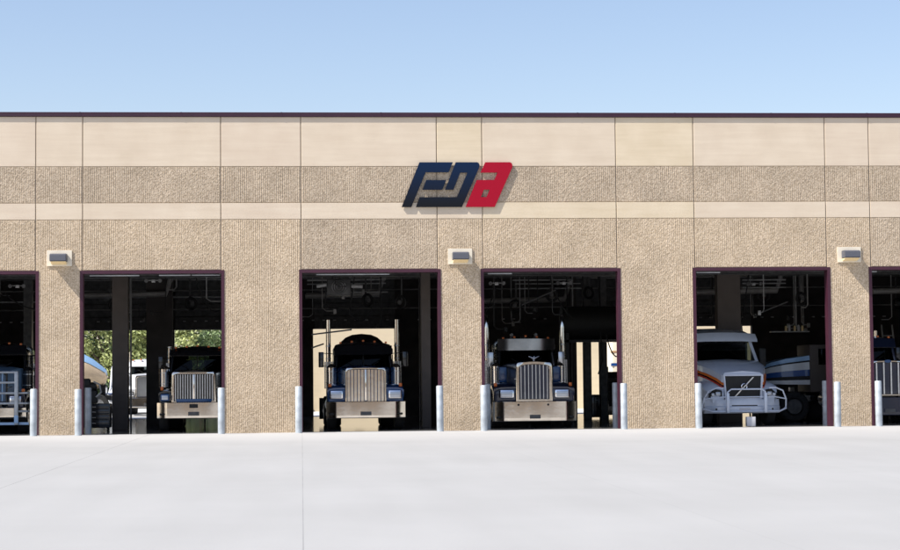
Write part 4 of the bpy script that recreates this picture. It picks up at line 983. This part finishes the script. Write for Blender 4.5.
b = B(); box(b, -2.62, 2.62, -.012, .3, 2.12, 2.25); obj('blue_stripe', b, 'cobalt', t, smooth=False)
b = B(); box(b, -2.62, 2.62, -.012, .3, 2.75, 2.83); obj('brown_stripe', b, 'tan', t, smooth=False)
for x0, x1 in ((-1.9, -1.0), (.6, 1.9)): b = B(); box(b, x0, x1, -.02, .1, 1.3, 1.9, .01); obj('window', b, 'blackp', t)
for s in (-.5, .45): b = B(); pts = [(s + .34 * cos(k * pi / 12), .34 + .34 * sin(k * pi / 12)) for k in range(24)]; prism(b, pts, .02, .28); obj('wheel', b, 'tyre', t)

# ---------------------------------------------------------------- trees
def tree(x, y, h, r, m, label, n=2600, trunk_h=None):
    t = thing('tree', label, 'tree', (x, y, 0), random.random() * 6, 'trees beyond the rear yard')
    th = trunk_h or h * .35
    b = B(); tube(b, [(0, 0, 0), (.08, .03, th * .5), (0, 0, th), (.1, 0, h * .7)], [.22, .17, .13, .05], 8)
    cl = []
    for k in range(16):
        a = random.random() * 6.28; rr_ = r * (.35 + .6 * random.random()); z = th * .7 + (h - th * .7) * random.random() ** .9
        f = 1 - abs((z - h * .55) / (h * .6)) ** 2; p = Vector((cos(a) * rr_ * f, sin(a) * rr_ * f, z)); cl.append((p, r * (.25 + .2 * random.random())))
        if k % 2 == 0: tube(b, [(0, 0, min(z * .7, h * .6)), tuple(p * .5 + Vector((0, 0, z * .42))), tuple(p)], [.07, .045, .015], 5)
    obj('trunk', b, 'bark', t)
    v = []; f = []
    for i in range(n):
        c, cr = cl[random.randrange(len(cl))]
        d = Vector((random.gauss(0, 1), random.gauss(0, 1), random.gauss(0, .8))); d = d.normalized() * cr * random.random() ** .4 * 1.2
        p = c + d; s = .08 + .09 * random.random()
        q = Vector((random.gauss(0, 1), random.gauss(0, 1), random.gauss(0, 1))).normalized(); e = q.orthogonal().normalized() * s; g = q.cross(e).normalized() * s * .6
        i0 = len(v); v += [p - e, p + g, p + e, p - g]; f.append((i0, i0 + 1, i0 + 2, i0 + 3))
    me = bpy.data.meshes.new('crown'); me.from_pydata(v, [], f); me.materials.append(MAT[m]); link('crown', me, t)
random.seed(12)
for x, y, h, r, m, s in [(-8.5, 58, 8, 2.8, 'leaf1', 'mid green tree at the far left of the rear yard'), (-6.2, 63, 9.5, 3, 'leaf3', 'tall dark green tree behind the concrete mixer truck'), (-5.0, 56, 5.5, 2.0, 'leaf2', 'low yellow green tree above the white van'),
                         (-3.1, 61, 9, 2.8, 'leaf1', 'green tree framed between the two indoor columns'), (-1.6, 56, 6, 2.2, 'leaf2', 'bright yellow green tree left of the black truck'), (.4, 62, 9, 3, 'leaf3', 'dark green tree right behind the white semi truck'),
                         (2.3, 57, 7.5, 2.6, 'leaf1', 'mid green tree seen above the black truck roof'), (4.6, 60, 8, 2.6, 'leaf2', 'pale green tree at the right, above the black truck'), (-12, 60, 8, 3, 'leaf3', 'dark tree furthest to the left in the rear yard')]:
    tree(x, y, h, r, m, s, n=5200)
b = B()
random.seed(4)
v = []; f = []
for i in range(9000):
    p = Vector((random.uniform(-16, 9), 66 + random.gauss(0, .6), abs(random.gauss(0, 1)) * 2.0)); s = .15 + .12 * random.random()
    q = Vector((random.gauss(0, 1), random.gauss(0, 1), random.gauss(0, 1))).normalized(); e = q.orthogonal().normalized() * s; g = q.cross(e) * .6
    i0 = len(v); v += [p - e, p + g, p + e, p - g]; f.append((i0, i0 + 1, i0 + 2, i0 + 3))
me = bpy.data.meshes.new('hedge'); me.from_pydata(v, [], f); me.materials.append(MAT['leaf3']); tag(link('shrub_thicket', me), 'dense dark shrubs growing behind the trees of the rear yard', 'shrubs', kind='stuff')

# ---------------------------------------------------------------- building across the yard (mirrored in the chrome)
t = thing('warehouse_building', 'tan warehouse across the yard, mirrored in the chrome bumpers', 'building', (0, -124, 0))
b = B(); box(b, -60, 80, -18, 0, -.01, 12); obj('wall', b, 'tan', t, smooth=False)
b = B(); box(b, -60.2, 80.2, -18.2, .2, 12.001, 12.2); obj('roof_edge', b, 'coping', t, smooth=False)
b = B()
for x in range(-52, 74, 14): box(b, x, x + 4.5, .01, .08, .01, 4.6, .02)
obj('roller_door', b, 'steel', t, smooth=False)
